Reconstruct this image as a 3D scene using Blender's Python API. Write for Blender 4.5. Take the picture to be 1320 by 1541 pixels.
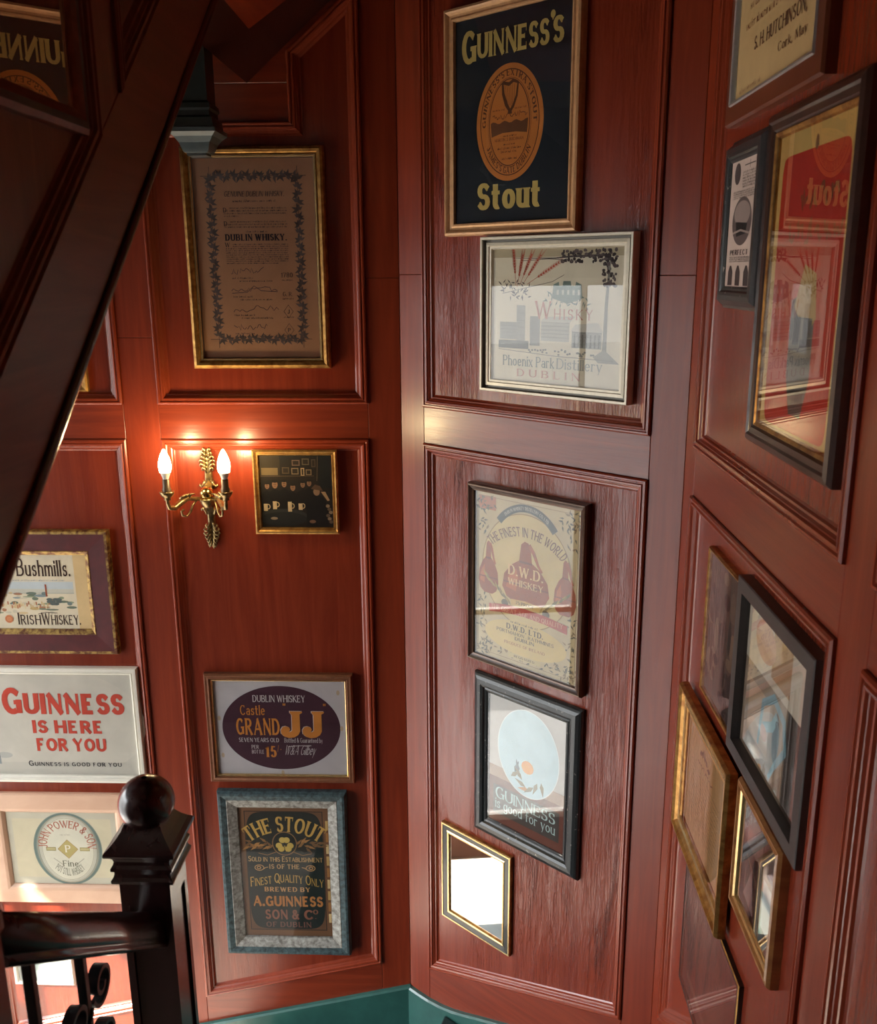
import bpy, bmesh, math, random
from mathutils import Vector, Matrix

# ------------------------------------------------------------------ clear
for o in list(bpy.data.objects):
    bpy.data.objects.remove(o, do_unlink=True)
SC = bpy.context.scene
COL = SC.collection
rnd = random.Random(7)
R = math.radians

# ------------------------------------------------------------------ camera
cam_d = bpy.data.cameras.new('camera')
cam = bpy.data.objects.new('camera', cam_d)
COL.objects.link(cam)
right = Vector((0.99941609, 0.03357348, -0.00634802))
up = Vector((-0.00222335, 0.24929317, 0.96842551))
fwd = Vector((-0.03409593, 0.96784593, -0.24922225))
m3 = Matrix((right, up, -fwd)).transposed()
cam.matrix_world = Matrix.Translation((0, 0, 3.0)) @ m3.to_4x4()
cam_d.sensor_fit = 'VERTICAL'
cam_d.sensor_height = 36.0
cam_d.lens = 1399.32 / 1541 * 36.0
cam_d.clip_start = 0.05
cam_d.dof.use_dof = True
cam_d.dof.focus_distance = 2.7
cam_d.dof.aperture_fstop = 6.5
SC.camera = cam

# ------------------------------------------------------------------ daylight and exposure
SC.view_settings.view_transform = 'Standard'
SC.view_settings.look = 'None'
SC.view_settings.exposure = 0.24
SC.view_settings.gamma = 1.0
SC.view_settings.use_curve_mapping = False
world = bpy.data.worlds.new('sky')
SC.world = world
world.use_nodes = True
bg = world.node_tree.nodes['Background']
bg.inputs['Color'].default_value = (0.93, 0.97, 1.0, 1)
bg.inputs['Strength'].default_value = 16.0
_nt = world.node_tree                            # sky brighter overhead than above the roofs of the street
_tc = _nt.nodes.new('ShaderNodeTexCoord'); _sx = _nt.nodes.new('ShaderNodeSeparateXYZ'); _rp = _nt.nodes.new('ShaderNodeValToRGB')
_nt.links.new(_tc.outputs['Generated'], _sx.inputs[0]); _nt.links.new(_sx.outputs['Z'], _rp.inputs['Fac'])
_e = _rp.color_ramp.elements
_e[0].position = 0.04; _e[0].color = (0.25, 0.25, 0.245, 1); _e[1].position = 0.40; _e[1].color = (0.92, 0.97, 1.0, 1)
_nt.links.new(_rp.outputs['Color'], bg.inputs['Color'])

sun_d = bpy.data.lights.new('sun', 'SUN')
sun_d.energy = 26.0
sun_d.angle = R(0.6)
sun_d.color = (1.0, 0.93, 0.82)
sun = bpy.data.objects.new('sun', sun_d)
COL.objects.link(sun)
sun.location = (-9, -2, 9)
sun.rotation_euler = Vector((0.676, 0.50, -0.737)).to_track_quat('-Z', 'Y').to_euler()

# tall hall window on the left (metres)
WIN_X, WIN_Y0, WIN_Y1, WIN_Z0, WIN_Z1 = -3.6, 0.35, 2.95, -1.2, 2.96
REAR_Y = -2.6
def portal(name, loc, rot, sx, sy):
    d = bpy.data.lights.new(name, 'AREA')
    d.shape = 'RECTANGLE'; d.size = sx; d.size_y = sy
    d.cycles.is_portal = True
    o = bpy.data.objects.new(name, d); COL.objects.link(o)
    o.location = loc; o.rotation_euler = rot
    return o
portal('window_portal', (WIN_X - 0.05, (WIN_Y0 + WIN_Y1) / 2, (WIN_Z0 + WIN_Z1) / 2),
       Vector((1, 0, 0)).to_track_quat('-Z', 'Y').to_euler(), WIN_Y1 - WIN_Y0, WIN_Z1 - WIN_Z0)

# ------------------------------------------------------------------ materials
MATS = {}
def newmat(name):
    m = bpy.data.materials.new(name); m.use_nodes = True
    nt = m.node_tree
    return m, nt, nt.nodes['Principled BSDF']
def link(nt, a, b): nt.links.new(a, b)
def coords(nt, scale):
    tc = nt.nodes.new('ShaderNodeTexCoord'); mp = nt.nodes.new('ShaderNodeMapping')
    mp.inputs['Scale'].default_value = scale
    link(nt, tc.outputs['Object'], mp.inputs['Vector'])
    return mp.outputs['Vector']
def noise(nt, vec, scale=1.0, detail=5.0, rough=0.6, dist=0.0):
    n = nt.nodes.new('ShaderNodeTexNoise')
    n.inputs['Scale'].default_value = scale; n.inputs['Detail'].default_value = detail
    n.inputs['Roughness'].default_value = rough; n.inputs['Distortion'].default_value = dist
    link(nt, vec, n.inputs['Vector'])
    return n.outputs['Fac']
def ramp(nt, fac, stops):
    r = nt.nodes.new('ShaderNodeValToRGB')
    e = r.color_ramp.elements
    while len(e) < len(stops): e.new(0.5)
    for k, (p, c) in enumerate(stops):
        e[k].position = p; e[k].color = (*c[:3], 1)
    link(nt, fac, r.inputs['Fac'])
    return r.outputs['Color']
def bump(nt, b, fac, strength, dist=0.002):
    n = nt.nodes.new('ShaderNodeBump')
    n.inputs['Strength'].default_value = strength; n.inputs['Distance'].default_value = dist
    link(nt, fac, n.inputs['Height']); link(nt, n.outputs['Normal'], b.inputs['Normal'])
    link(nt, n.outputs['Normal'], b.inputs['Coat Normal'])
    return n
def wood(name, base, dark, rough=0.3, along='z', coat=0.25, ripple=0.25, big=1.0, spec=0.5):
    m, nt, b = newmat(name)
    s1 = {'z': (26, 26, 1.6), 'h': (1.6, 1.6, 30), 'y': (26, 1.6, 26), 'x': (1.6, 26, 26)}[along]
    s2 = {'z': (95, 95, 7), 'h': (7, 7, 110), 'y': (95, 7, 95), 'x': (7, 95, 95)}[along]
    a = noise(nt, coords(nt, [v * big for v in s1]), 1, 6, 0.62, 1.1)
    mid = [(x + y) / 2 for x, y in zip(base, dark)]
    col = ramp(nt, a, [(0.28, dark), (0.5, mid), (0.68, base)])
    link(nt, col, b.inputs['Base Color'])
    c = noise(nt, coords(nt, [v * big for v in s2]), 1, 3, 0.55, 1.6)
    bump(nt, b, c, ripple, 0.0016)
    b.inputs['Roughness'].default_value = rough
    b.inputs['Specular IOR Level'].default_value = spec
    b.inputs['Coat Weight'].default_value = coat
    b.inputs['Coat Roughness'].default_value = 0.22
    MATS[name] = m
    return m
def plain(name, col, rough=0.5, metal=0.0, mott=0.0, mscale=30.0, bmp=0.0, coat=0.0, spec=0.5, col2=None, lo=0.35, hi=0.7):
    m, nt, b = newmat(name)
    if mott > 0 or col2:
        f = noise(nt, coords(nt, (mscale,) * 3), 1, 5, 0.6, 0.4)
        c2 = col2 or [v * (1 - mott) for v in col]
        link(nt, ramp(nt, f, [(lo, c2), (hi, col)]), b.inputs['Base Color'])
        if bmp: bump(nt, b, f, bmp, 0.001)
    else:
        b.inputs['Base Color'].default_value = (*col, 1)
    b.inputs['Roughness'].default_value = rough
    b.inputs['Metallic'].default_value = metal
    b.inputs['Coat Weight'].default_value = coat
    b.inputs['Specular IOR Level'].default_value = spec
    MATS[name] = m
    return m
def srgb(r, g, b):
    f = lambda v: (v / 255) / 12.92 if v <= 10 else (((v / 255) + 0.055) / 1.055) ** 2.4
    return (f(r), f(g), f(b))

wood('mahogany_upright', (0.255, 0.036, 0.012), (0.168, 0.019, 0.006), 0.33, 'z', 0.16, 0.14, 1.0, 0.4)
wood('mahogany_rail', (0.255, 0.037, 0.012), (0.158, 0.018, 0.006), 0.30, 'h', 0.30, 0.22)
wood('mahogany_panel', (0.245, 0.034, 0.012), (0.165, 0.019, 0.007), 0.27, 'z', 0.30, 0.30)
def ripple_wood(name, base, dark):
    """varnished oak-grained panel whose cathedral figure catches the window light"""
    m = wood(name, base, dark, 0.27, 'z', 0.35, 0.1)
    nt = m.node_tree; b = nt.nodes['Principled BSDF']
    big = noise(nt, coords(nt, (7, 7, 0.9)), 1, 2, 0.5, 0.6)
    wv = nt.nodes.new('ShaderNodeMath'); wv.operation = 'MULTIPLY'; wv.inputs[1].default_value = 26.0; link(nt, big, wv.inputs[0])
    sn = nt.nodes.new('ShaderNodeMath'); sn.operation = 'SINE'; link(nt, wv.outputs[0], sn.inputs[0])
    fine = noise(nt, coords(nt, (120, 120, 10)), 1, 3, 0.6, 1.8)
    ad = nt.nodes.new('ShaderNodeMath'); ad.operation = 'MULTIPLY_ADD'; ad.inputs[1].default_value = 0.30
    link(nt, sn.outputs[0], ad.inputs[0]); link(nt, fine, ad.inputs[2])
    mk = ramp(nt, noise(nt, coords(nt, (5, 5, 1.2)), 1, 2, 0.5, 0.3), [(0.40, (0.15,) * 3), (0.62, (1, 1, 1))])
    mu = nt.nodes.new('ShaderNodeMath'); mu.operation = 'MULTIPLY'; link(nt, ad.outputs[0], mu.inputs[0]); link(nt, mk, mu.inputs[1])
    old = b.inputs['Base Color'].links[0].from_socket            # dark pores along the figure
    mx = nt.nodes.new('ShaderNodeMix'); mx.data_type = 'RGBA'; mx.blend_type = 'MULTIPLY'
    link(nt, ramp(nt, mu.outputs[0], [(0.02, (1, 1, 1)), (0.55, (1, 1, 1)), (0.80, (0.62, 0.55, 0.55))]), mx.inputs[7])
    link(nt, old, mx.inputs[6]); mx.inputs[0].default_value = 1.0; link(nt, mx.outputs[2], b.inputs['Base Color'])
    bump(nt, b, mu.outputs[0], 0.9, 0.0050)
    return m
ripple_wood('mahogany_figured', (0.250, 0.036, 0.014), (0.170, 0.020, 0.008))
wood('mahogany_trim', (0.270, 0.040, 0.014), (0.225, 0.031, 0.011), 0.27, 'z', 0.40, 0.0)
wood('stair_wood', (0.230, 0.075, 0.043), (0.140, 0.044, 0.026), 0.40, 'y', 0.15, 0.10)
wood('stair_wood_upright', (0.230, 0.075, 0.043), (0.140, 0.044, 0.026), 0.40, 'z', 0.15, 0.10)
wood('newel_wood', (0.050, 0.017, 0.017), (0.022, 0.008, 0.008), 0.22, 'z', 0.6, 0.05)
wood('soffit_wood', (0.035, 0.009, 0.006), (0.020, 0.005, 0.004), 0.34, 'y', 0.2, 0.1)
plain('painted_green', (0.035, 0.125, 0.105), 0.32, 0, 0.25, 12, 0.1, 0.3)
plain('painted_dark_green', (0.005, 0.019, 0.018), 0.35, 0, 0.2, 14, 0.1, 0.2)
plain('pale_green_grey', (0.085, 0.11, 0.11), 0.4, 0, 0.25, 20, 0.05, 0.1)
plain('dark_tread', (0.008, 0.035, 0.034), 0.45, 0, 0.2, 20)
plain('hall_plaster', (0.10, 0.045, 0.030), 0.8, 0, 0.1, 5)
plain('ceiling_paint', (0.13, 0.075, 0.045), 0.8, 0, 0.1, 5)
plain('floor_boards', (0.20, 0.15, 0.11), 0.5, 0, 0.3, 5)
plain('road_asphalt', (0.10, 0.10, 0.10), 0.9, 0, 0.15, 2)
plain('pale_step', (0.55, 0.50, 0.43), 0.5, 0, 0.15, 6)
plain('pavement', (0.27, 0.26, 0.25), 0.9, 0, 0.15, 2)
plain('window_white', (0.55, 0.53, 0.48), 0.5)
plain('gilt_old', (0.62, 0.35, 0.10), 0.38, 0.75, 0.6, 40, 0.1, 0, 0.5, (0.27, 0.115, 0.03))
plain('gilt_bright', (0.80, 0.55, 0.25), 0.25, 0.8, 0.2, 60)
plain('gilt_distressed', (0.52, 0.34, 0.10), 0.42, 0.55, 0.6, 46, 0.3, 0, 0.5, (0.13, 0.045, 0.022), 0.40, 0.62)
plain('bronze_gold', (0.66, 0.36, 0.17), 0.38, 0.12, 0.2, 60)
plain('champagne', (0.70, 0.63, 0.50), 0.36, 0.25, 0.12, 60)
plain('champagne_dark', (0.20, 0.18, 0.15), 0.4, 0.3)
plain('brown_bronze', (0.24, 0.088, 0.042), 0.34, 0.25, 0.3, 60)
plain('dark_brown', (0.060, 0.026, 0.018), 0.32, 0.0, 0.3, 50, 0, 0.3)
plain('dark_brown_lip', (0.16, 0.085, 0.05), 0.3, 0.2, 0.3, 50)
plain('black_worn', (0.022, 0.026, 0.028), 0.36, 0, 0.2, 70, 0.15, 0.2, 0.5, (0.34, 0.31, 0.27), 0.33, 0.355)
plain('black_lacquer', (0.012, 0.012, 0.011), 0.32, 0, 0, 1, 0, 0.2)
plain('black_matt', (0.055, 0.048, 0.048), 0.42, 0, 0.2, 50)
plain('charcoal_wood', (0.055, 0.046, 0.044), 0.40, 0, 0.3, 60)
plain('maroon_board', (0.105, 0.012, 0.015), 0.5, 0, 0.35, 14, 0.05, 0.0, 0.35)
plain('cream_paint', (0.78, 0.74, 0.64), 0.4, 0, 0.08, 20)
plain('teal_rustic', (0.075, 0.125, 0.135), 0.6, 0, 0.55, 60, 0.4, 0, 0.4, (0.016, 0.026, 0.030))
plain('white_wash', (0.42, 0.41, 0.37), 0.6, 0, 0.5, 60, 0.4, 0, 0.4, (0.13, 0.115, 0.10))
wood('pale_pine', (0.66, 0.43, 0.30), (0.50, 0.29, 0.19), 0.45, 'h', 0.1, 0.05)
wood('auburn_frame', (0.20, 0.055, 0.022), (0.12, 0.030, 0.014), 0.33, 'h', 0.3, 0.05)
wood('honey_gilt', (0.42, 0.19, 0.06), (0.22, 0.085, 0.03), 0.3, 'z', 0.4, 0.05)
plain('silver_lip', (0.62, 0.60, 0.57), 0.3, 0.6, 0.1, 60)
plain('brass_old', (0.52, 0.37, 0.17), 0.30, 0.9, 0.5, 90, 0.1, 0, 0.5, (0.20, 0.14, 0.07))
plain('brass_bright', (0.68, 0.44, 0.16), 0.18, 1.0)
plain('socket_brown', (0.16, 0.11, 0.07), 0.4, 0.4)
plain('iron_black', (0.010, 0.012, 0.014), 0.30, 0.3, 0.2, 80, 0.05, 0.2)
plain('backing_card', (0.10, 0.07, 0.05), 0.9)

def glass_mat(name='picture_glass', gain=1.9, tint=(1, 1, 1)):
    m = bpy.data.materials.new(name); m.use_nodes = True
    nt = m.node_tree
    for n in list(nt.nodes): nt.nodes.remove(n)
    out = nt.nodes.new('ShaderNodeOutputMaterial')
    mix = nt.nodes.new('ShaderNodeMixShader')
    tr = nt.nodes.new('ShaderNodeBsdfTransparent'); tr.inputs['Color'].default_value = (*tint, 1)
    gl = nt.nodes.new('ShaderNodeBsdfGlossy'); gl.inputs['Roughness'].default_value = 0.012
    fr = nt.nodes.new('ShaderNodeFresnel'); fr.inputs['IOR'].default_value = 1.5
    ge = nt.nodes.new('ShaderNodeNewGeometry')
    inv = nt.nodes.new('ShaderNodeMath'); inv.operation = 'SUBTRACT'; inv.inputs[0].default_value = 1.0
    link(nt, ge.outputs['Backfacing'], inv.inputs[1])
    g = nt.nodes.new('ShaderNodeMath'); g.operation = 'MULTIPLY'; g.inputs[1].default_value = gain; g.use_clamp = True
    link(nt, fr.outputs[0], g.inputs[0])
    mu = nt.nodes.new('ShaderNodeMath'); mu.operation = 'MULTIPLY'
    link(nt, g.outputs[0], mu.inputs[0]); link(nt, inv.outputs[0], mu.inputs[1])
    link(nt, mu.outputs[0], mix.inputs[0]); link(nt, tr.outputs[0], mix.inputs[1]); link(nt, gl.outputs[0], mix.inputs[2])
    link(nt, mix.outputs[0], out.inputs['Surface'])
    MATS[name] = m
glass_mat()
plain('bronze_mirror', (0.50, 0.33, 0.21), 0.012, 0.75)
plain('clear_mirror', (0.86, 0.86, 0.82), 0.02, 1.0)
def emit(name, col, s):
    m, nt, b = newmat(name)
    b.inputs['Base Color'].default_value = (0.9, 0.8, 0.65, 1)
    b.inputs['Emission Color'].default_value = (*col, 1); b.inputs['Emission Strength'].default_value = s
    MATS[name] = m
emit('lit_bulb', (1.0, 0.78, 0.40), 125.0)
plain('bulb_base_glass', (0.80, 0.74, 0.66), 0.3)

INKS = {}
def ink(c, rough=0.7):
    """printing ink or paper of one sRGB colour"""
    key = tuple(c) + (rough,)
    if key not in INKS:
        m, nt, b = newmat('ink_%02x%02x%02x' % tuple(c))
        lin = srgb(*c)
        f = noise(nt, coords(nt, (9, 9, 9)), 1, 6, 0.65, 0.6)
        link(nt, ramp(nt, f, [(0.3, [v * 0.86 for v in lin]), (0.7, lin)]), b.inputs['Base Color'])
        b.inputs['Roughness'].default_value = rough
        b.inputs['Specular IOR Level'].default_value = 0.25
        INKS[key] = m
    return INKS[key]

# ------------------------------------------------------------------ mesh builder
class MB:
    def __init__(s): s.v = []; s.f = []; s.m = []; s.mats = []; s.sm = []
    def mi(s, mat):
        mat = MATS[mat] if isinstance(mat, str) else mat
        if mat not in s.mats: s.mats.append(mat)
        return s.mats.index(mat)
    def face(s, pts, mat, smooth=False):
        n = len(s.v); s.v += [tuple(p) for p in pts]
        s.f.append(tuple(range(n, n + len(pts)))); s.m.append(s.mi(mat)); s.sm.append(smooth)
    def grid(s, rows, mat, closed_u=False, closed_v=False, smooth=True):
        """rows: equal-length point loops"""
        n0 = len(s.v); nr = len(rows); nc = len(rows[0]); k = s.mi(mat)
        for r in rows: s.v += [tuple(p) for p in r]
        for i in range(nr if closed_v else nr - 1):
            for j in range(nc if closed_u else nc - 1):
                a = n0 + i * nc + j; b = n0 + i * nc + (j + 1) % nc
                c = n0 + ((i + 1) % nr) * nc + (j + 1) % nc; d = n0 + ((i + 1) % nr) * nc + j
                s.f.append((a, b, c, d)); s.m.append(k); s.sm.append(smooth)
    def box(s, a, b, mat):
        x0, y0, z0 = a; x1, y1, z1 = b
        P = [(x0, y0, z0), (x1, y0, z0), (x1, y1, z0), (x0, y1, z0), (x0, y0, z1), (x1, y0, z1), (x1, y1, z1), (x0, y1, z1)]
        n = len(s.v); s.v += P; k = s.mi(mat)
        for q in ((0, 3, 2, 1), (4, 5, 6, 7), (0, 1, 5, 4), (1, 2, 6, 5), (2, 3, 7, 6), (3, 0, 4, 7)):
            s.f.append(tuple(n + i for i in q)); s.m.append(k); s.sm.append(False)
    def prism(s, poly, fn, h0, h1, mat, bev=0.0):
        """poly: 2D outline (u,v); fn(u,v,h) -> 3D; slab between heights h0 and h1 with an eased front edge"""
        k = s.mi(mat)
        loops = [(poly, h0)]
        if bev:
            loops += [(poly, h1 - bev), (inset(poly, bev), h1)]
        else:
            loops += [(poly, h1)]
        n0 = len(s.v); nc = len(poly)
        for pl, h in loops: s.v += [tuple(fn(u, v, h)) for u, v in pl]
        for i in range(len(loops) - 1):
            for j in range(nc):
                s.f.append((n0 + i * nc + j, n0 + i * nc + (j + 1) % nc, n0 + (i + 1) * nc + (j + 1) % nc, n0 + (i + 1) * nc + j)); s.m.append(k); s.sm.append(False)
        s.f.append(tuple(n0 + j for j in range(nc))); s.m.append(k); s.sm.append(False)
        s.f.append(tuple(n0 + (len(loops) - 1) * nc + j for j in range(nc))); s.m.append(k); s.sm.append(False)
    def lathe(s, prof, mat, c=(0, 0, 0), n=24, axis=Vector((0, 0, 1)), smooth=True):
        """prof: (radius, height) list along axis from point c"""
        q = axis.normalized().to_track_quat('Z', 'Y').to_matrix()
        rows = []
        for r, h in prof:
            rows.append([Vector(c) + q @ Vector((max(r, 1e-5) * math.cos(2 * math.pi * i / n), max(r, 1e-5) * math.sin(2 * math.pi * i / n), h)) for i in range(n)])
        s.grid(rows, mat, closed_u=True, smooth=smooth)
    def tube(s, pts, rad, mat, n=10, sx=1.0, caps=True):
        pts = [Vector(p) for p in pts]; rows = []
        rads = rad if isinstance(rad, (list, tuple)) else [rad] * len(pts)
        ref = None
        for i, p in enumerate(pts):
            t = (pts[min(i + 1, len(pts) - 1)] - pts[max(i - 1, 0)]).normalized()
            if ref is None:
                ref = Vector((0, 0, 1)) if abs(t.z) < 0.9 else Vector((1, 0, 0))
            a = (ref - t * ref.dot(t)).normalized(); b = t.cross(a); ref = a
            rows.append([p + (a * math.cos(2 * math.pi * k / n) * sx + b * math.sin(2 * math.pi * k / n)) * rads[i] for k in range(n)])
        s.grid(rows, mat, closed_u=True)
        if caps:
            s.face(rows[0], mat); s.face(rows[-1], mat)
    def build(s, name, parent=None, recalc=True, loc=None):
        me = bpy.data.meshes.new(name)
        me.from_pydata(s.v, [], s.f)
        for m in s.mats: me.materials.append(m)
        me.polygons.foreach_set('material_index', s.m)
        me.polygons.foreach_set('use_smooth', s.sm)
        if recalc:
            bm = bmesh.new(); bm.from_mesh(me)
            bmesh.ops.remove_doubles(bm, verts=bm.verts, dist=1e-6)
            bmesh.ops.recalc_face_normals(bm, faces=bm.faces)
            bm.to_mesh(me); bm.free()
        me.update()
        o = bpy.data.objects.new(name, me); COL.objects.link(o)
        if parent: o.parent = parent
        if loc: o.location = loc
        return o
def inset(poly, d):
    """shrink a 2D polygon by d (counter-clockwise or clockwise)"""
    n = len(poly)
    ar = sum(poly[i][0] * poly[(i + 1) % n][1] - poly[(i + 1) % n][0] * poly[i][1] for i in range(n))
    sg = 1 if ar > 0 else -1
    out = []
    for i in range(n):
        p0 = Vector(poly[i - 1]); p1 = Vector(poly[i]); p2 = Vector(poly[(i + 1) % n])
        d1 = (p1 - p0).normalized(); d2 = (p2 - p1).normalized()
        n1 = Vector((-d1.y, d1.x)) * sg; n2 = Vector((-d2.y, d2.x)) * sg
        k = (n1 + n2); L = k.length_squared
        out.append(tuple(p1 + k * (2 * d / L)) if L > 1e-9 else tuple(p1 + n1 * d))
    return out
def profile_ring(mb, poly, prof, fn, mats, smooth=False):
    """sweep (inset, height) points round a 2D polygon with mitred corners; mats one name or one per segment"""
    loops = [[fn(u, v, h) for u, v in (inset(poly, d) if d else poly)] for d, h in prof]
    for i in range(len(loops) - 1):
        mb.grid([loops[i], loops[i + 1]], mats if isinstance(mats, str) else mats[i], closed_u=True, smooth=smooth)
def empty(name, label, cat, loc=(0, 0, 0), mat=None, group=None):
    o = bpy.data.objects.new(name, None); COL.objects.link(o)
    o.empty_display_size = 0.05
    if mat is not None: o.matrix_world = mat
    else: o.location = loc
    o['label'] = label; o['category'] = cat
    if group: o['group'] = group
    return o
def tag(o, label, cat, group=None):
    o['label'] = label; o['category'] = cat
    if group: o['group'] = group
    return o
def struct(o):
    o['kind'] = 'structure'
    return o

# ------------------------------------------------------------------ the three panelled walls (metres)
A_Y = 3.06                                   # plane of the back wall's stiles
CAB = Vector((-0.228949, 3.06, 0))           # corner back wall / corner wall
DB = Vector((math.cos(R(-41.778)), math.sin(R(-41.778)), 0))
NB = Vector((math.sin(R(-41.778)), -math.cos(R(-41.778)), 0))
LB = 1.04583
CBC = CAB + DB * LB                          # corner corner-wall / right wall
def fA(u, v, h): return Vector((CAB.x + u, A_Y - h, v))
def fB(u, v, h): return CAB + DB * u + NB * h + Vector((0, 0, v))
def fC(u, v, h): return Vector((CBC.x - h, CBC.y - u, v))
FRAME = {'A': (fA, Vector((1, 0, 0)), Vector((0, -1, 0))), 'B': (fB, DB, NB), 'C': (fC, Vector((0, -1, 0)), Vector((-1, 0, 0)))}
REC = -0.012                                 # how far the panels are sunk
# ------------------------------------------------------------------ lettering: a small stroke alphabet
GL = {
'A': (.72, "h-t 0,0 .36,1|-h. .36,1 .72,0|--t .12,.33 .6,.33"),
'B': (.54, "hh. 0,0 0,1|--. 0,1 .28,1 @.28,.76,.22,.24,90,-90 0,.52|--. 0,.52 .3,.52 @.28,.26,.26,.26,90,-90 0,0"),
'C': (.6, "c-. @.33,.5,.33,.5,50,315"),
'D': (.6, "hh. 0,0 0,1|--. 0,1 .22,1 @.22,.5,.38,.5,90,-90 0,0"),
'E': (.48, "hh. 0,0 0,1|-d. 0,1 .47,1|-v. 0,.53 .36,.53|-u. 0,0 .48,0"),
'F': (.46, "hh. 0,0 0,1|-d. 0,1 .46,1|-v. 0,.52 .34,.52"),
'G': (.64, "c-. @.33,.5,.33,.5,50,300|-h. .62,.06 .62,.44|--t .4,.44 .62,.44"),
'H': (.62, "hh. 0,0 0,1|hh. .62,0 .62,1|--. 0,.52 .62,.52"),
'I': (0, "hh. 0,0 0,1"),
'J': (.34, "h-. .34,1 .34,.25 @.14,.25,.2,.25,0,-150"),
'K': (.58, "hh. 0,0 0,1|h-t .56,1 0,.4|-h. .16,.56 .6,0"),
'L': (.46, "hh. 0,0 0,1|-u. 0,0 .46,0"),
'M': (.8, "hht 0,0 0,1|--. 0,1 .4,.08|--t .4,.08 .8,1|hh. .8,1 .8,0"),
'N': (.62, "hht 0,0 0,1|--. 0,1 .62,0|hht .62,1 .62,0"),
'O': (.7, "--. @.35,.5,.35,.5,0,360"),
'P': (.5, "hh. 0,0 0,1|--. 0,1 .24,1 @.24,.74,.26,.26,90,-90 0,.48"),
'Q': (.7, "--. @.35,.5,.35,.5,0,360|--. .4,.2 .76,-.14"),
'R': (.55, "hh. 0,0 0,1|--. 0,1 .24,1 @.24,.75,.25,.25,90,-90 0,.5|-h. .22,.5 .56,0"),
'S': (.46, "cu. @.24,.75,.22,.25,35,270 @.23,.255,.23,.255,88,-150"),
'T': (.58, "-h. .29,1 .29,0|dd. 0,1 .58,1"),
'U': (.6, "h-. 0,1 0,.32 @.3,.32,.3,.32,180,360 .6,.4|-h. .6,.3 .6,1"),
'V': (.66, "h-. 0,1 .33,0|-ht .33,0 .66,1"),
'W': (.96, "h-. 0,1 .25,0|--t .25,0 .48,.95|--. .48,.95 .72,0|-ht .72,0 .96,1"),
'X': (.6, "hh. 0,1 .6,0|hht 0,0 .6,1"),
'Y': (.62, "h-. 0,1 .31,.46|h-t .62,1 .31,.46|-h. .31,.48 .31,0"),
'Z': (.5, "d-. 0,1 .5,1|--. .5,1 0,0|-u. 0,0 .5,0"),
'&': (.66, "--. .66,.0 .12,.7 @.27,.8,.16,.2,200,-30 .06,.36 @.26,.24,.24,.24,150,330 .62,.5"),
'.': (.02, "--. 0,0 0,.07"), ',': (.02, "--. .02,.08 -.02,-.14"), "'": (.02, "--. 0,1 0,.76"),
'"': (.16, "--. 0,1 0,.78|--. .16,1 .16,.78"), '/': (.2, "--t .2,1 0,.1"), '-': (.24, "--. 0,.42 .24,.42"), ':': (.02, "--. 0,.45 0,.55"),
'1': (.16, "-h. 0,.8 .14,.98 .14,0"), '5': (.42, "--. .4,1 .08,1 .05,.54 @.2,.31,.22,.31,125,-145"),
'2': (.42, "--. @.2,.74,.2,.26,165,-30 0,0 .44,0"), '4': (.46, "-h. .34,1 .34,0|--t .34,1 0,.3 .46,.3"),
'7': (.42, "d-. 0,1 .42,1 .14,0"), '0': (.44, "--. @.22,.5,.22,.5,0,360"), '8': (.4, "--. @.2,.75,.18,.25,0,360|--. @.2,.25,.2,.25,0,360"),
'a': (.38, "--. .04,.56 @.2,.47,.18,.19,130,0 .38,0|--. @.18,.19,.18,.19,0,360"),
'b': (.42, "h-. 0,1 0,0|--. @.21,.33,.21,.33,0,360"),
'c': (.38, "c-. @.22,.33,.21,.33,45,315"),
'd': (.42, "--. @.21,.33,.21,.33,0,360|hh. .42,1 .42,0"),
'e': (.4, "--. .02,.35 .4,.35 @.2,.33,.2,.33,5,318"),
'f': (.28, "-h. .36,.92 @.22,.84,.11,.16,50,180 .11,0|--t -.08,.64 .34,.64"),
'g': (.42, "--. @.21,.33,.21,.33,0,360|--. .42,.66 .42,-.08 @.21,-.1,.21,.2,0,-150"),
'h': (.4, "hh. 0,1 0,0|-h. 0,.38 @.2,.43,.2,.23,180,0 .4,0"),
'i': (0, "hh. 0,.66 0,0|--. 0,.86 0,.97"),
'k': (.4, "hh. 0,1 0,0|h-t .38,.66 0,.24|-h. .12,.36 .4,0"),
'l': (0, "hh. 0,1 0,0"),
'm': (.68, "hh. 0,.66 0,0|-h. 0,.4 @.17,.43,.17,.23,180,0 .34,0|-h. .34,.4 @.51,.43,.17,.23,180,0 .68,0"),
'n': (.4, "hh. 0,.66 0,0|-h. 0,.38 @.2,.43,.2,.23,180,0 .4,0"),
'o': (.44, "--. @.22,.33,.22,.33,0,360"),
'p': (.42, "hh. 0,.66 0,-.3|--. @.21,.33,.21,.33,0,360"),
'r': (.28, "hh. 0,.66 0,0|--. 0,.4 @.17,.44,.17,.22,180,45"),
's': (.32, "cu. @.17,.495,.15,.165,35,270 @.16,.17,.16,.17,88,-150"),
't': (.28, "--. .1,.92 .1,.16 @.22,.16,.12,.16,180,310|--t -.11,.64 .34,.64"),
'u': (.4, "h-. 0,.66 0,.2 @.2,.2,.2,.2,180,360 .4,.3|hh. .4,.66 .4,0"),
'v': (.4, "h-. 0,.66 .2,0|-ht .2,0 .4,.66"),
'w': (.62, "h-. 0,.66 .16,0|--t .16,0 .31,.6|--. .31,.6 .46,0|-ht .46,0 .62,.66"),
'x': (.4, "hh. 0,.66 .4,0|hht 0,0 .4,.66"),
'y': (.4, "h-. 0,.66 .21,0|h-t .42,.66 .12,-.3"),
}
_cache = {}
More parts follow.
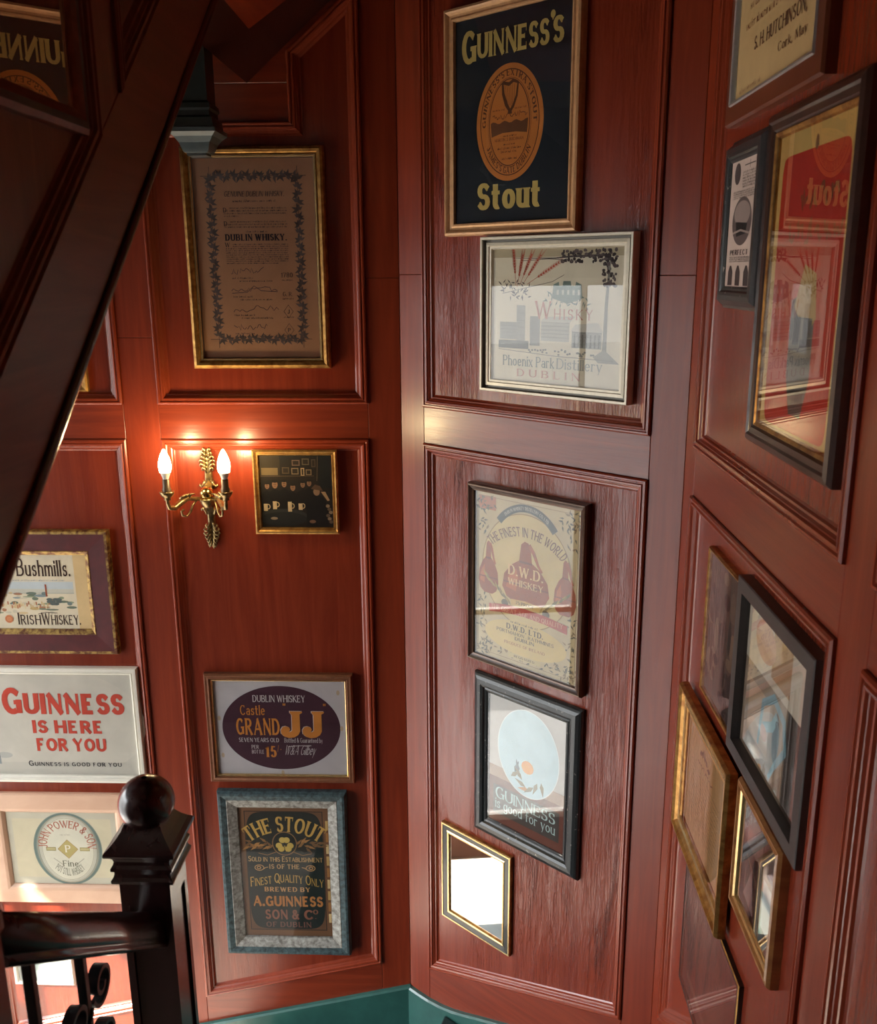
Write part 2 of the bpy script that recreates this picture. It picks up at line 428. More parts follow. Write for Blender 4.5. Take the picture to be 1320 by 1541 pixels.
def strokes(ch):
    if ch in _cache: return _cache[ch]
    w, code = GL[ch]; out = []
    for st in code.split('|'):
        fl, *items = st.split(' '); pts = []
        for it in items:
            if it[0] == '@':
                cx, cy, rx, ry, a0, a1 = map(float, it[1:].split(','))
                n = max(4, int(abs(a1 - a0) / 20))
                pts += [(cx + rx * math.cos(R(a0 + (a1 - a0) * i / n)), cy + ry * math.sin(R(a0 + (a1 - a0) * i / n))) for i in range(n + 1)]
            else:
                pts.append(tuple(map(float, it.split(','))))
        out.append((fl, pts))
    _cache[ch] = (w, out)
    return _cache[ch]
class Art:
    """a flat print: paper, then inks laid on it; origin at the lower left corner, x right, y up"""
    def __init__(s, w, h, paper): 
        s.w, s.h = w, h; s.mb = MB(); s.n = 0
        s.poly([(0, 0), (w, 0), (w, h), (0, h)], paper, 0)
    def z(s, L):
        s.n += 1
        return L * 0.00008 + (s.n % 40) * 0.0000015
    def poly(s, pts, col, L=1):
        z = s.z(L); s.mb.face([(x, y, z) for x, y in pts], ink(col))
    def rect(s, x0, y0, x1, y1, col, L=1): s.poly([(x0, y0), (x1, y0), (x1, y1), (x0, y1)], col, L)
    def ell(s, cx, cy, rx, ry, col, L=1, n=48, a0=0, a1=360):
        s.poly([(cx + rx * math.cos(R(a0 + (a1 - a0) * i / n)), cy + ry * math.sin(R(a0 + (a1 - a0) * i / n))) for i in range(n + (a1 - a0 < 360))], col, L)
    def line(s, pts, wd, col, L=2, closed=False):
        """ribbon of constant or varying width"""
        n = len(pts); z = s.z(L); wd = wd if isinstance(wd, (list, tuple)) else [wd] * n
        l, r = [], []
        for i in range(n):
            a = Vector(pts[(i - 1) % n] if (closed or i > 0) else pts[0]); b = Vector(pts[(i + 1) % n] if (closed or i < n - 1) else pts[-1])
            t = (b - a); t = t.normalized() if t.length > 0 else Vector((1, 0)); p = Vector(pts[i]); k = Vector((-t.y, t.x)) * wd[i] / 2
            l.append((p.x + k.x, p.y + k.y, z)); r.append((p.x - k.x, p.y - k.y, z))
        if closed: l.append(l[0]); r.append(r[0])
        s.mb.grid([l, r], ink(col), smooth=False)
    def ring(s, cx, cy, rx, ry, wd, col, L=2, n=56, a0=0, a1=360):
        s.line([(cx + rx * math.cos(R(a0 + (a1 - a0) * i / n)), cy + ry * math.sin(R(a0 + (a1 - a0) * i / n))) for i in range(n + (a1 - a0 < 360))], wd, col, L, closed=(a1 - a0 >= 360))
    def leaf(s, x, y, ang, ln, wd, col, L=2):
        a = Vector((math.cos(R(ang)), math.sin(R(ang)))); b = Vector((-a.y, a.x)); p = Vector((x, y))
        s.poly([tuple(p), tuple(p + a * ln * .35 + b * wd / 2), tuple(p + a * ln), tuple(p + a * ln * .35 - b * wd / 2)], col, L)
    def scrib(s, x0, x1, y, amp, col, wd, L=2, n=26, seed=1, rise=0.0):
        rr = random.Random(seed)
        s.line([(x0 + (x1 - x0) * i / n + rr.uniform(-.3, .3) * (x1 - x0) / n, y + rise * i / n + rr.uniform(-1, 1) * amp) for i in range(n + 1)], wd, col, L)
    def copy(s, x0, x1, y, hgt, col, L=2, seed=1, first=0.0):
        """a line of small print too fine to read: word-long rows of upright ticks"""
        rr = random.Random(seed); x = x0 + first
        while x < x1 - hgt:
            n = rr.randint(2, 8)
            for k in range(n):
                if x > x1 - hgt * .5: break
                tall = rr.random() < .25
                s.rect(x, y, x + hgt * .22, y + hgt * (1.35 if tall else .9), col, L)
                if rr.random() < .6: s.rect(x, y + hgt * rr.choice((0, .35, .7)), x + hgt * .6, y + hgt * rr.choice((.2, .55, .9)), col, L)
                x += hgt * .72
            x += hgt * .55
    def text(s, t, x, y, h, col, L=12, w=None, T=.1, H=None, serif=0.0, sth=.05, align='c', sc=None, arc=None, shear=0.0, sp=.13, wave=None, first=1.0):
        H = T * .5 if H is None else H
        adv = []; cur = 0.0; items = []
        for i, ch in enumerate(t):
            k = 1.0
            if ch == ' ': cur += .36; continue
            if sc and ch.islower(): ch = ch.upper(); k = sc
            if i == 0: k *= first
            wg, st = strokes(ch)
            items.append((cur, k, st)); cur += (wg + 2 * T) * k + sp
        cur -= sp
        sx = (w / cur) if w else h
        off = {'c': -cur * sx / 2, 'l': 0.0, 'r': -cur * sx}[align]
        def mp(px, py):
            X = off + px * sx + shear * py * h; Y = py * h
            if wave: Y += wave(X)
            if arc:
                cx, cy, r, am, dr, sq = arc
                a = R(am) - dr * X / r; rr = r + dr * Y
                return (cx + rr * math.cos(a) * sq, cy + rr * math.sin(a))
            return (x + X, y + Y)
        asp = sx / h
        for ox, k, st in items:
            for fl, pts in st:
                q = [(ox + (T + px) * k, (H + py * (1 - 2 * H)) * k) for px, py in pts]
                wt = .5 if fl[2] == 't' else 1.0
                n = len(q); l = []; r = []; cl = abs(q[0][0] - q[-1][0]) + abs(q[0][1] - q[-1][1]) < 1e-4 and n > 4
                for i in range(n):
                    a = Vector(q[(i - 1) if i else (n - 2 if cl else 0)]); b = Vector(q[(i + 1) if i < n - 1 else (1 if cl else n - 1)])
                    d = (b - a); d = d.normalized() if d.length else Vector((0, 1))
                    hw = (H + (T * wt - H) * abs(d.y) ** 1.3) * k if T * wt > H else T * wt * k
                    hw = max(hw, H * k * .8)
                    p = Vector(q[i])
                    if not cl and abs(d.y) > .55 and i in (0, n - 1):
                        e = d * (H * k) * (-1 if i == 0 else 1); p = p + e
                    nn = Vector((-d.y, d.x)) * hw
                    l.append(p + nn); r.append(p - nn)
                z = s.z(L)
                s.mb.grid([[(*mp(*v), z) for v in l], [(*mp(*v), z) for v in r]], ink(col), smooth=False)
                if serif:
                    for e, fg in ((0, fl[0]), (n - 1, fl[1])):
                        if fg == '-': continue
                        px, py = q[e]; o = q[1 if e == 0 else n - 2]; z = s.z(L)
                        up = o[1] > py
                        if fg == 'h':
                            y0 = py - H * k if up else py + H * k; y1 = y0 + (sth if up else -sth) * k * 2
                            hw = (T * wt + serif) * k
                            qd = [(px - hw, y0), (px + hw, y0), (px + T * wt * k, y1), (px - T * wt * k, y1)]
                        else:
                            sg = 1 if px > o[0] else -1
                            lo, hi = {'v': (-.1, .1), 'd': (-.22, H), 'u': (-H, .22), 'c': (-.12, .1)}[fg]
                            qd = [(px, py + lo * k), (px + sg * sth * k, py + lo * k), (px + sg * sth * k, py + hi * k), (px, py + hi * k)]
                            if fg in 'cu' and abs(o[0] - px) < .2 and fl[0] == 'c':
                                lo, hi = (-.12, .12) if fg == 'c' else (-.12, .12)
                                qd = [(px - sth * .8 * k, py + lo * k), (px + sth * .8 * k, py + lo * k), (px + sth * .8 * k, py + hi * k), (px - sth * .8 * k, py + hi * k)]
                        s.mb.face([(*mp(*v), z) for v in qd], ink(col))
    def build(s, name, parent, loc):
        return s.mb.build(name, parent, recalc=False, loc=loc)
# ------------------------------------------------------------------ room shell
FLOOR_Z, CEIL_Z = -1.5, 4.7
def boxobj(name, a, b, mat):
    m = MB(); m.box(a, b, mat); return struct(m.build(name))
boxobj('floor', (-3.6, -2.6, FLOOR_Z - 0.1), (0.55, 3.06, FLOOR_Z), 'floor_boards')
boxobj('ceiling', (-3.7, -2.7, CEIL_Z), (0.7, 3.2, CEIL_Z + 0.1), 'ceiling_paint')
boxobj('pavement', (-6.2, -20, -1.7), (-3.75, 24, -1.55), 'pavement')
boxobj('road', (-60, -40, -1.8), (-6.2, 44, -1.65), 'road_asphalt')

def holed_wall(name, axis, pos, thick, a0, a1, b0, b1, z0, z1, mat):
    """wall slab in the plane axis=pos with a rectangular opening a0..a1 x z0..z1"""
    m = MB()
    def add(p0, p1, q0, q1):
        if axis == 'x': m.box((pos - thick, p0, q0), (pos, p1, q1), mat)
        else: m.box((p0, pos - thick, q0), (p1, pos, q1), mat)
    add(b0, a0, FLOOR_Z, CEIL_Z); add(a1, b1, FLOOR_Z, CEIL_Z)
    add(a0, a1, FLOOR_Z, z0); add(a0, a1, z1, CEIL_Z)
    return struct(m.build(name))
holed_wall('wall_left', 'x', WIN_X, 0.12, WIN_Y0, WIN_Y1, -2.6, 3.06, WIN_Z0, WIN_Z1, 'hall_plaster')
boxobj('wall_front', (-3.6, REAR_Y - .12, FLOOR_Z), (0.551, REAR_Y, CEIL_Z), 'hall_plaster')
def window(name, axis, pos, a0, a1, z0, z1, nv, bars):
    m = MB(); t = 0.05
    def add(p0, p1, q0, q1, d=0.06, mat='window_white'):
        if axis == 'x': m.box((pos - 0.09, p0, q0), (pos - 0.09 + d, p1, q1), mat)
        else: m.box((p0, pos - 0.09, q0), (p1, pos - 0.09 + d, q1), mat)
    add(a0, a0 + t, z0, z1); add(a1 - t, a1, z0, z1); add(a0 + t, a1 - t, z0, z0 + t); add(a0 + t, a1 - t, z1 - t, z1)
    for i in range(1, nv):
        c = a0 + (a1 - a0) * i / nv
        add(c - 0.02, c + 0.02, z0 + t, z1 - t, 0.05)
    for zb in bars: add(a0 + t, a1 - t, zb - 0.02, zb + 0.02, 0.05)
    o = struct(m.build(name))
    g = MB()
    if axis == 'x': g.box((pos - 0.07, a0 + t, z0 + t), (pos - 0.066, a1 - t, z1 - t), 'picture_glass')
    else: g.box((a0 + t, pos - 0.07, z0 + t), (a1 - t, pos - 0.066, z1 - t), 'picture_glass')
    g.build('window_glass', o)
    return o
window('window_1', 'x', WIN_X, WIN_Y0, WIN_Y1, WIN_Z0, WIN_Z1, 2, (0.55, 2.15))

# ------------------------------------------------------------------ panelling
TRIM_N = [0]
MOULD = [(0, 0), (0, .006), (.004, .0095), (.008, .0095), (.011, .0055), (.013, .0055), (.016, .009), (.021, .008), (.024, .003), (.026, .002), (.030, -.003), (.034, -.004), (.037, -.009), (.041, -.012)]
def panelling(name, fn, boards, panels, mats=('mahogany_upright', 'mahogany_rail', 'mahogany_panel', 'mahogany_trim'), back=None):
    m = MB()
    if back: m.prism(back, fn, -0.10, -0.0355, 'backing_card')
    for kind, poly in boards:
        m.prism(inset(poly, 0.0004), fn, -0.035, 0.0, mats[0] if kind == 'v' else mats[1], 0.0012)
    for poly in panels:
        m.prism(inset(poly, -0.004), fn, -0.034, REC, mats[2])
    w = struct(m.build(name))
    for poly in panels:
        t = MB(); profile_ring(t, poly, MOULD, fn, mats[3])
        TRIM_N[0] += 1
        struct(t.build('trim_%d' % TRIM_N[0]))
    return w
def rect(u0, v0, u1, v1): return [(u0, v0), (u1, v0), (u1, v1), (u0, v1)]
LO, HI = 2.463, 2.581
# back wall
boards, panels = [], []
botA = lambda u: 0.427 + 0.246 * u
zlo = FLOOR_Z
for u0, u1, j in ((-.11, 0, 2.985), (-.931, -.812, 2.80), (-1.752, -1.633, 2.9), (-2.573, -2.454, 2.9)):
    boards += [('v', rect(u0, zlo, u1, j)), ('v', rect(u0, j, u1, CEIL_Z))]
boards.append(('v', rect(-3.371, zlo, -2.573, CEIL_Z)))
for k, (u0, u1) in enumerate(((-.812, -.11), (-1.633, -.931), (-2.454, -1.752))):
    low = [(u0, max(botA(u0), zlo + .1)), (u1, max(botA(u1), zlo + .1)), (u1, LO), (u0, LO)]
    boards.append(('h', rect(u0, LO, u1, HI)))
    boards.append(('h', [(u0, zlo), (u1, zlo), low[1], low[0]]))
    if k == 0:
        upp = [(u0, HI), (u1, HI), (u1, 3.84), (-.333, 3.655), (-.333, 3.455), (u0, 3.455)]
        boards.append(('h', [(u0, 3.455), (-.333, 3.455), (-.333, 3.565), (u0, 3.565)]))
        boards.append(('h', [(u0, 3.565), (-.333, 3.565), (-.333, 3.655), (u1, 3.84), (u1, CEIL_Z), (u0, CEIL_Z)]))
    else:
        upp = rect(u0, HI, u1, 4.1)
        boards.append(('h', rect(u0, 4.1, u1, CEIL_Z)))
    panels += [low, upp]
panelling('wall_back', fA, boards, panels, back=rect(-3.40, FLOOR_Z, .06, CEIL_Z))
# corner wall
boards, panels = [], []
for u0, u1, j in ((0, .105, 2.995), (.942, LB, 2.99)):
    boards += [('v', rect(u0, zlo, u1, j)), ('v', rect(u0, j, u1, CEIL_Z))]
low = [(.105, .437), (.942, .741), (.942, LO), (.105, LO)]
boards += [('h', rect(.105, LO, .942, HI)), ('h', [(.105, zlo), (.942, zlo), low[1], low[0]]), ('h', rect(.105, 4.25, .942, CEIL_Z))]
panels += [low, rect(.105, HI, .942, 4.25)]
panelling('wall_corner', fB, boards, panels, ('mahogany_upright', 'mahogany_rail', 'mahogany_figured', 'mahogany_trim'), back=rect(-.06, FLOOR_Z, LB + .06, CEIL_Z))
# right wall
boards, panels = [], []
CL = CBC.y - REAR_Y
boards += [('v', rect(0, zlo, .105, CEIL_Z))]
u = .105
botC = lambda u: min(0.90 + 0.77 * (u - .105), 2.3)
for k in range(2):
    u1 = u + .936
    low = [(u, botC(u)), (u1, botC(u1)), (u1, LO), (u, LO)]
    boards += [('h', rect(u, LO, u1, HI)), ('h', [(u, zlo), (u1, zlo), low[1], low[0]]), ('h', rect(u, 4.25, u1, CEIL_Z))]
    boards.append(('v', rect(u1, zlo, u1 + .106, CEIL_Z) if k == 0 else rect(u1, zlo, CL, CEIL_Z)))
    panels += [low, rect(u, HI, u1, 4.25)]
    u = u1 + .106
panelling('wall_right', fC, boards, panels, back=rect(-.06, FLOOR_Z, CL, CEIL_Z))

# green skirting following the stairs
m = MB()
m.prism([(-1.9, -.44), (0, -.2), (0, .305), (-1.9, .305 - .245 * 1.9)], fA, 0.0, .02, 'painted_green', .006)
struct(m.build('baseboard_back'))
m = MB()
top = [(0, .301), (.05, .302), (.11, .306), (.17, .316), (.23, .332), (.29, .354), (.36, .383), (.5, .437), (.75, .54), (LB, .66)]
m.prism([(0, -.2), (LB, .2)] + top[::-1], fB, 0.0, .02, 'painted_green', .006)
struct(m.build('baseboard_corner'))
m = MB()
m.prism([(0, .2), (2.0, 1.7), (2.0, 2.2), (0, .66)], fC, 0.0, .02, 'painted_green', .006)
struct(m.build('baseboard_right'))

# stair treads winding round the newel
NX, NY = -.612, 1.55
def step(mb, pts, top, drop=.2, mat='dark_tread'):
    mb.prism(pts, lambda a, b, h: Vector((a, b, h)), top - drop, top, mat, .006)
m = MB()
pB = lambda u: tuple((CAB + DB * u + NB * .022)[:2])
step(m, [(NX - .05, NY + .06), (NX + .05, NY + .06), pB(.205), pB(.02), (-.80, 3.038), (-.80, NY + .1)], .10)
step(m, [(NX + .06, NY + .03), pB(1.0), pB(.205)], .305)
step(m, [(NX + .06, NY - .03), (.528, 1.72), (.528, 2.34), pB(1.0)], .48)
z = .48; y = 1.52
step(m, [(NX + .06, y), (.528, y), (.528, 1.72), (NX + .06, 1.55)], .66); z = .66
while y > -2.2 and z < 2.0:
    z += .19
    step(m, [(-.55, y - .27), (.528, y - .27), (.528, y), (-.55, y)], z); y -= .25
step(m, [(-.55, -2.55), (.528, -2.55), (.528, y), (-.55, y)], z + .12)
step(m, [(-1.55, NY + .1), (-.80, NY + .1), (-.80, 3.038), (-1.55, 3.038)], -.08, mat='pale_step')
for k in range(7):
    x1 = -1.55 - .22 * k
    step(m, [(x1 - .22, NY + .1), (x1, NY + .1), (x1, 3.038), (x1 - .22, 3.038)], -.26 - .17 * k, mat='pale_step')
struct(m.build('floor_steps'))

# ------------------------------------------------------------------ panelled side of the upper flight
SX = -.57
def fS(u, v, h): return Vector((SX + h, u, v))
FRAME['S'] = (fS, Vector((0, 1, 0)), Vector((1, 0, 0)))
lowS = lambda y: 2.637 + .793 * (y - 1.052)
midS = lambda y: 2.887 + .81 * (y - 1.115)
sb = [('h', [(.2, lowS(.2)), (2.42, lowS(2.42)), (2.42, midS(2.42)), (.2, midS(.2))]),
      ('v', [(.2, midS(.2)), (.5, midS(.5)), (.5, CEIL_Z), (.2, CEIL_Z)]),
      ('v', [(1.503, midS(1.503)), (1.606, midS(1.606)), (1.606, CEIL_Z), (1.503, CEIL_Z)]),
      ('v', [(2.30, midS(2.30)), (2.42, midS(2.42)), (2.42, CEIL_Z), (2.30, CEIL_Z)]),
      ('h', rect(.5, 4.45, 1.503, CEIL_Z)), ('h', rect(1.606, 4.45, 2.30, CEIL_Z))]
sp = [[(.5, midS(.5)), (1.503, midS(1.503)), (1.503, 4.45), (.5, 4.45)], [(1.606, midS(1.606)), (2.30, midS(2.30)), (2.30, 4.45), (1.606, 4.45)]]
wood('stair_wood_slope', (0.230, 0.075, 0.043), (0.140, 0.044, 0.026), 0.40, 'y', 0.15, 0.10)
panelling('wall_stair', fS, sb, sp, ('stair_wood_upright', 'stair_wood_slope', 'stair_wood_upright', 'stair_wood_upright'))
m = MB(); m.prism([(.2, lowS(.2) + .01), (2.42, lowS(2.42) + .01), (2.42, CEIL_Z), (.2, CEIL_Z)], fS, -.085, -.0355, 'stair_wood_upright'); struct(m.build('wall_stair_back'))
m = MB()                                         # rounded lower edge of the string
rows = []
for y in (.2, 1.0, 1.8, 2.42):
    z0 = lowS(y)
    rows.append([Vector((SX + dx, y, z0 + dz)) for dx, dz in ((-.085, .03), (-.085, -.012), (-.07, -.024), (-.012, -.024), (-.002, -.021), (.006, -.014), (.009, -.004), (.006, .006), (.001, .010), (-.03, .010))])
m.grid(rows, 'newel_wood', closed_u=True); m.face(rows[0], 'newel_wood'); m.face(rows[-1], 'newel_wood')
TRIM_N[0] += 1
struct(m.build('trim_%d' % TRIM_N[0]))
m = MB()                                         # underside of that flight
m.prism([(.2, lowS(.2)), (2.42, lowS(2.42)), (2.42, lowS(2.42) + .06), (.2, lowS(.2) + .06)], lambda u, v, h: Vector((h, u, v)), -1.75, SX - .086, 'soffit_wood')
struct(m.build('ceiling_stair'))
boxobj('ceiling_light_block', (-3.6, 1.2, 3.15), (-1.3, 3.056, 3.32), 'soffit_wood')  # added slab, out of view, keeping window light off the upper walls
# soffit of the flight that climbs along the back wall
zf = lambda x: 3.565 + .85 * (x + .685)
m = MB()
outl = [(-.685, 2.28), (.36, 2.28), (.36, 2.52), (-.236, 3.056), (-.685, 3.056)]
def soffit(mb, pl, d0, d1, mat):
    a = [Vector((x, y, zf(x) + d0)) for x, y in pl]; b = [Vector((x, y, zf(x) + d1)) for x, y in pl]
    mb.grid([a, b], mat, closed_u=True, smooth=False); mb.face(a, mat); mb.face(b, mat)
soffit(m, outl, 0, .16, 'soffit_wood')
soffit(m, [(-.59, 2.32), (.30, 2.32), (.30, 2.45), (-.10, 2.85), (-.30, 2.85), (-.593, 2.705)], -.010, 0.002, 'mahogany_rail')
struct(m.build('ceiling_flight'))

# ------------------------------------------------------------------ joinery helpers
def square_loft(mb, cx, cy, prof, mat, smooth=False):
    rows = [[(cx - a, cy - a, z), (cx + a, cy - a, z), (cx + a, cy + a, z), (cx - a, cy + a, z)] for a, z in prof]
    mb.grid(rows, mat, closed_u=True, smooth=smooth); mb.face(rows[0], mat); mb.face(rows[-1], mat)

# turned pendant post under the landing
t = empty('newel_drop', 'dark green square drop post hanging below the upper stairs, with a pale pointed end', 'newel post', (-.738, 2.665, 3.31))
m = MB(); square_loft(m, 0, 0, [(.042, .135), (.042, 1.38)], 'painted_dark_green'); m.build('shaft', t)
m = MB(); square_loft(m, 0, 0, [(.042, .135), (.048, .128), (.050, .116), (.046, .110), (.046, .098), (.054, .092), (.056, .070)], 'painted_dark_green'); m.build('collar', t)
m = MB(); square_loft(m, 0, 0, [(.056, .070), (.064, .066), (.064, .056), (.052, .046), (.042, .032), (.035, .014), (.032, .008), (.026, .006), (.026, 0)], 'pale_green_grey')
o = m.build('pendant', t); o['label'] = 'pale grey green tapered end'

# newel post with a ball at the turn of the stairs
t = empty('newel_post', 'dark polished newel post with a round ball finial at the turn of the stairs', 'newel post', (NX, NY, .06))
m = MB()
square_loft(m, 0, 0, [(.0435, 0), (.0435, 1.833)], 'newel_wood')
for sx_ in (-1, 1):
    for sy_ in (-1, 1):
        x0, x1 = sorted((sx_ * .048, sx_ * .034)); y0, y1 = sorted((sy_ * .048, sy_ * .034))
        m.box((x0, y0, 0), (x1, y1, 1.78), 'newel_wood')
square_loft(m, 0, 0, [(.048, 1.78), (.048, 1.835)], 'newel_wood')
m.build('shaft', t)
m = MB()
square_loft(m, 0, 0, [(.048, 1.833), (.058, 1.834), (.059, 1.840), (.055, 1.846), (.053, 1.852), (.053, 1.858), (.058, 1.860), (.058, 1.866), (.054, 1.872), (.0525, 1.878), (.054, 1.884), (.056, 1.886), (.056, 1.892), (.066, 1.894), (.067, 1.898), (.066, 1.902), (.058, 1.909), (.048, 1.920), (.039, 1.933), (.034, 1.945)], 'newel_wood')
m.build('cap', t)
m = MB()
m.lathe([(.020, 1.930), (.026, 1.936)] + [(.0525 * math.cos(R(a)), 1.972 + .0525 * math.sin(R(a))) for a in range(-52, 91, 8)], 'newel_wood', n=40)
m.build('ball_finial', t)

# handrail climbing towards the camera
railz = lambda y: 1.758 - .772 * (y - 1.487)
prof = [(-.030, 0), (.030, 0), (.034, .004), (.034, .012), (.029, .016), (.029, .021), (.031, .026), (.030, .040), (.026, .056), (.018, .070), (.008, .080), (0, .082), (-.008, .080), (-.018, .070), (-.026, .056), (-.030, .040), (-.031, .026), (-.029, .021), (-.029, .016), (-.034, .012), (-.034, .004)]
m = MB()
rows = [[Vector((NX + dx, y, railz(y) + dz)) for dx, dz in prof] for y in (NY - .049, 1.3, 1.15, .972)]
m.grid(rows, 'newel_wood', closed_u=True); m.face(rows[0], 'newel_wood'); m.face(rows[-1], 'newel_wood')
tag(m.build('handrail'), 'moulded dark wooden handrail sloping up from the ball-topped newel post', 'handrail')
# string board that carries the balusters
m = MB()
m.prism([(.3, railz(.3) - 1.15), (NY - .05, railz(NY - .05) - 1.15), (NY - .05, railz(NY - .05) - .82), (.3, railz(.3) - .82)], lambda u, v, h: Vector((h, u, v)), NX - .03, NX + .03, 'newel_wood')
TRIM_N[0] += 1
struct(m.build('trim_%d' % TRIM_N[0]))
def spiral(cy, cz, r0, r1, a0, a1, n=44):
    return [(cy + (r0 + (r1 - r0) * i / n) * math.cos(R(a0 + (a1 - a0) * i / n)), cz + (r0 + (r1 - r0) * i / n) * math.sin(R(a0 + (a1 - a0) * i / n))) for i in range(n + 1)]
def flat_scroll(mb, pts, t=.0035, wx=.0095, mat='iron_black'):
    """flat iron bar bent along pts in the (y, z) plane"""
    rows = []
    for i, p in enumerate(pts):
        a = Vector(pts[max(i - 1, 0)]); b = Vector(pts[min(i + 1, len(pts) - 1)]); d = (b - a).normalized(); k = Vector((-d.y, d.x)) * t
        rows.append([(-wx, p[0] + k.x, p[1] + k.y), (wx, p[0] + k.x, p[1] + k.y), (wx, p[0] - k.x, p[1] - k.y), (-wx, p[0] - k.x, p[1] - k.y)])
    mb.grid(rows, mat, closed_u=True, smooth=False); mb.face(rows[0], mat); mb.face(rows[-1], mat)
def baluster(y, label, scrolls):
    zb = railz(y) - .824
    t = empty('baluster', label, 'baluster', (NX, y, zb), group='iron balusters under the handrail')
    m = MB(); m.prism([(-.007, 0), (.007, 0), (.007, .8175), (-.007, .8280)], lambda u, v, h: Vector((h, u, v)), -.007, .007, 'iron_black', .0015); m.build('bar', t)
    if scrolls:
        h = .822
        for pts in (spiral(.048, h - .088, .037, .010, 190, 700), spiral(-.040, h - .092, .046, .012, -10, -520), spiral(.046, h - .200, .037, .010, 170, -330)):
            m = MB(); flat_scroll(m, pts); m.build('scroll', t)
    return t
baluster(1.073, 'straight black iron baluster nearer the camera under the dark handrail', False)
baluster(1.222, 'black iron baluster with curled scrolls, next to the newel post', True)
m = MB(); square_loft(m, 0, 0, [(.030, 0), (.030, .86), (.034, .865), (.034, .89), (.02, .905)], 'newel_wood')
o = m.build('stair_post', loc=(-.607, .930, railz(.932) - .83)); tag(o, 'blurred dark post at the near end of the handrail', 'post')

# ------------------------------------------------------------------ wall lamp with two candle bulbs
def wall_matrix(wall, u, v, h):
    fn, ux, n = FRAME[wall]
    m = Matrix((ux, Vector((0, 0, 1)), n)).transposed().to_4x4()
    return Matrix.Translation(fn(u, v, h)) @ m
t = empty('wall_sconce', 'brass two-arm wall lamp with lit candle bulbs and leaf-shaped ends', 'wall lamp', mat=wall_matrix('A', -.661, 2.075, REC))
C0 = .200                                        # height of the ball above the tip of the lower leaf
def plume(mb, y0, sg, ln, curls, mat='brass_old'):
    """cast palmette: fluted stem, flared collar at y0, fronds that curl outwards and a pointed tip"""
    rows = []
    for f, w, z in ((0, .017, .010), (.08, .020, .014), (.16, .013, .016), (.34, .0125, .015), (.50, .010, .013), (.66, .008, .012), (.82, .006, .010), (.93, .005, .008), (1, .001, .004)):
        y = y0 + sg * ln * f
        rows.append([(-w, y, .0), (-w, y, z * .6), (-w * .45, y, z), (0, y, z * .8), (w * .45, y, z), (w, y, z * .6), (w, y, 0)])
    mb.grid(rows, mat, smooth=True); mb.face(rows[0], mat); mb.face(rows[-1], mat)
    for sx_ in (-1, 1):
        mb.tube([(sx_ * .012, y0 + sg * .022, .012), (sx_ * .018, y0 + sg * .008, .013), (sx_ * .025, y0 + sg * .001, .013), (sx_ * .030, y0 + sg * .004, .012), (sx_ * .029, y0 + sg * .010, .011)], [.005, .0045, .004, .0035, .003], mat, 8)
        for k in range(curls):
            q = k / (curls - 1); f = .40 + .46 * q; y = y0 + sg * ln * f
            r = (.015, .021, .022, .018, .012, .008)[min(5, int(q * 5 + .01))]
            mb.tube([(sx_ * .004, y - sg * .010, .011), (sx_ * (.003 + r * .45), y + sg * .006, .014), (sx_ * (.003 + r * .85), y + sg * .010, .014), (sx_ * (.005 + r), y + sg * .004, .012), (sx_ * (.003 + r * .9), y - sg * .002, .011)], [.0035, .0045, .0038, .0032, .0026], mat, 8)
    return mb
m = MB(); plume(m, C0 + .024, 1, .144, 6); plume(m, C0 - .050, -1, .148, 6); m.box((-.012, C0 - .06, 0), (.012, C0 + .03, .018), 'brass_old'); m.build('backplate', t)
m = MB(); m.lathe([(.0245 * math.cos(R(a)), .0245 * math.sin(R(a))) for a in range(-90, 91, 9)], 'brass_bright', (0, C0 + .008, .040), 28, Vector((0, 1, 0))); o = m.build('ball', t)
m = MB(); m.lathe([(.004, -.050), (.012, -.049), (.018, -.042), (.023, -.032), (.0265, -.022), (.028, -.016), (.022, -.014)], 'brass_old', (0, C0 + .006, .038), 28, Vector((0, 1, 0))); m.build('cup', t)
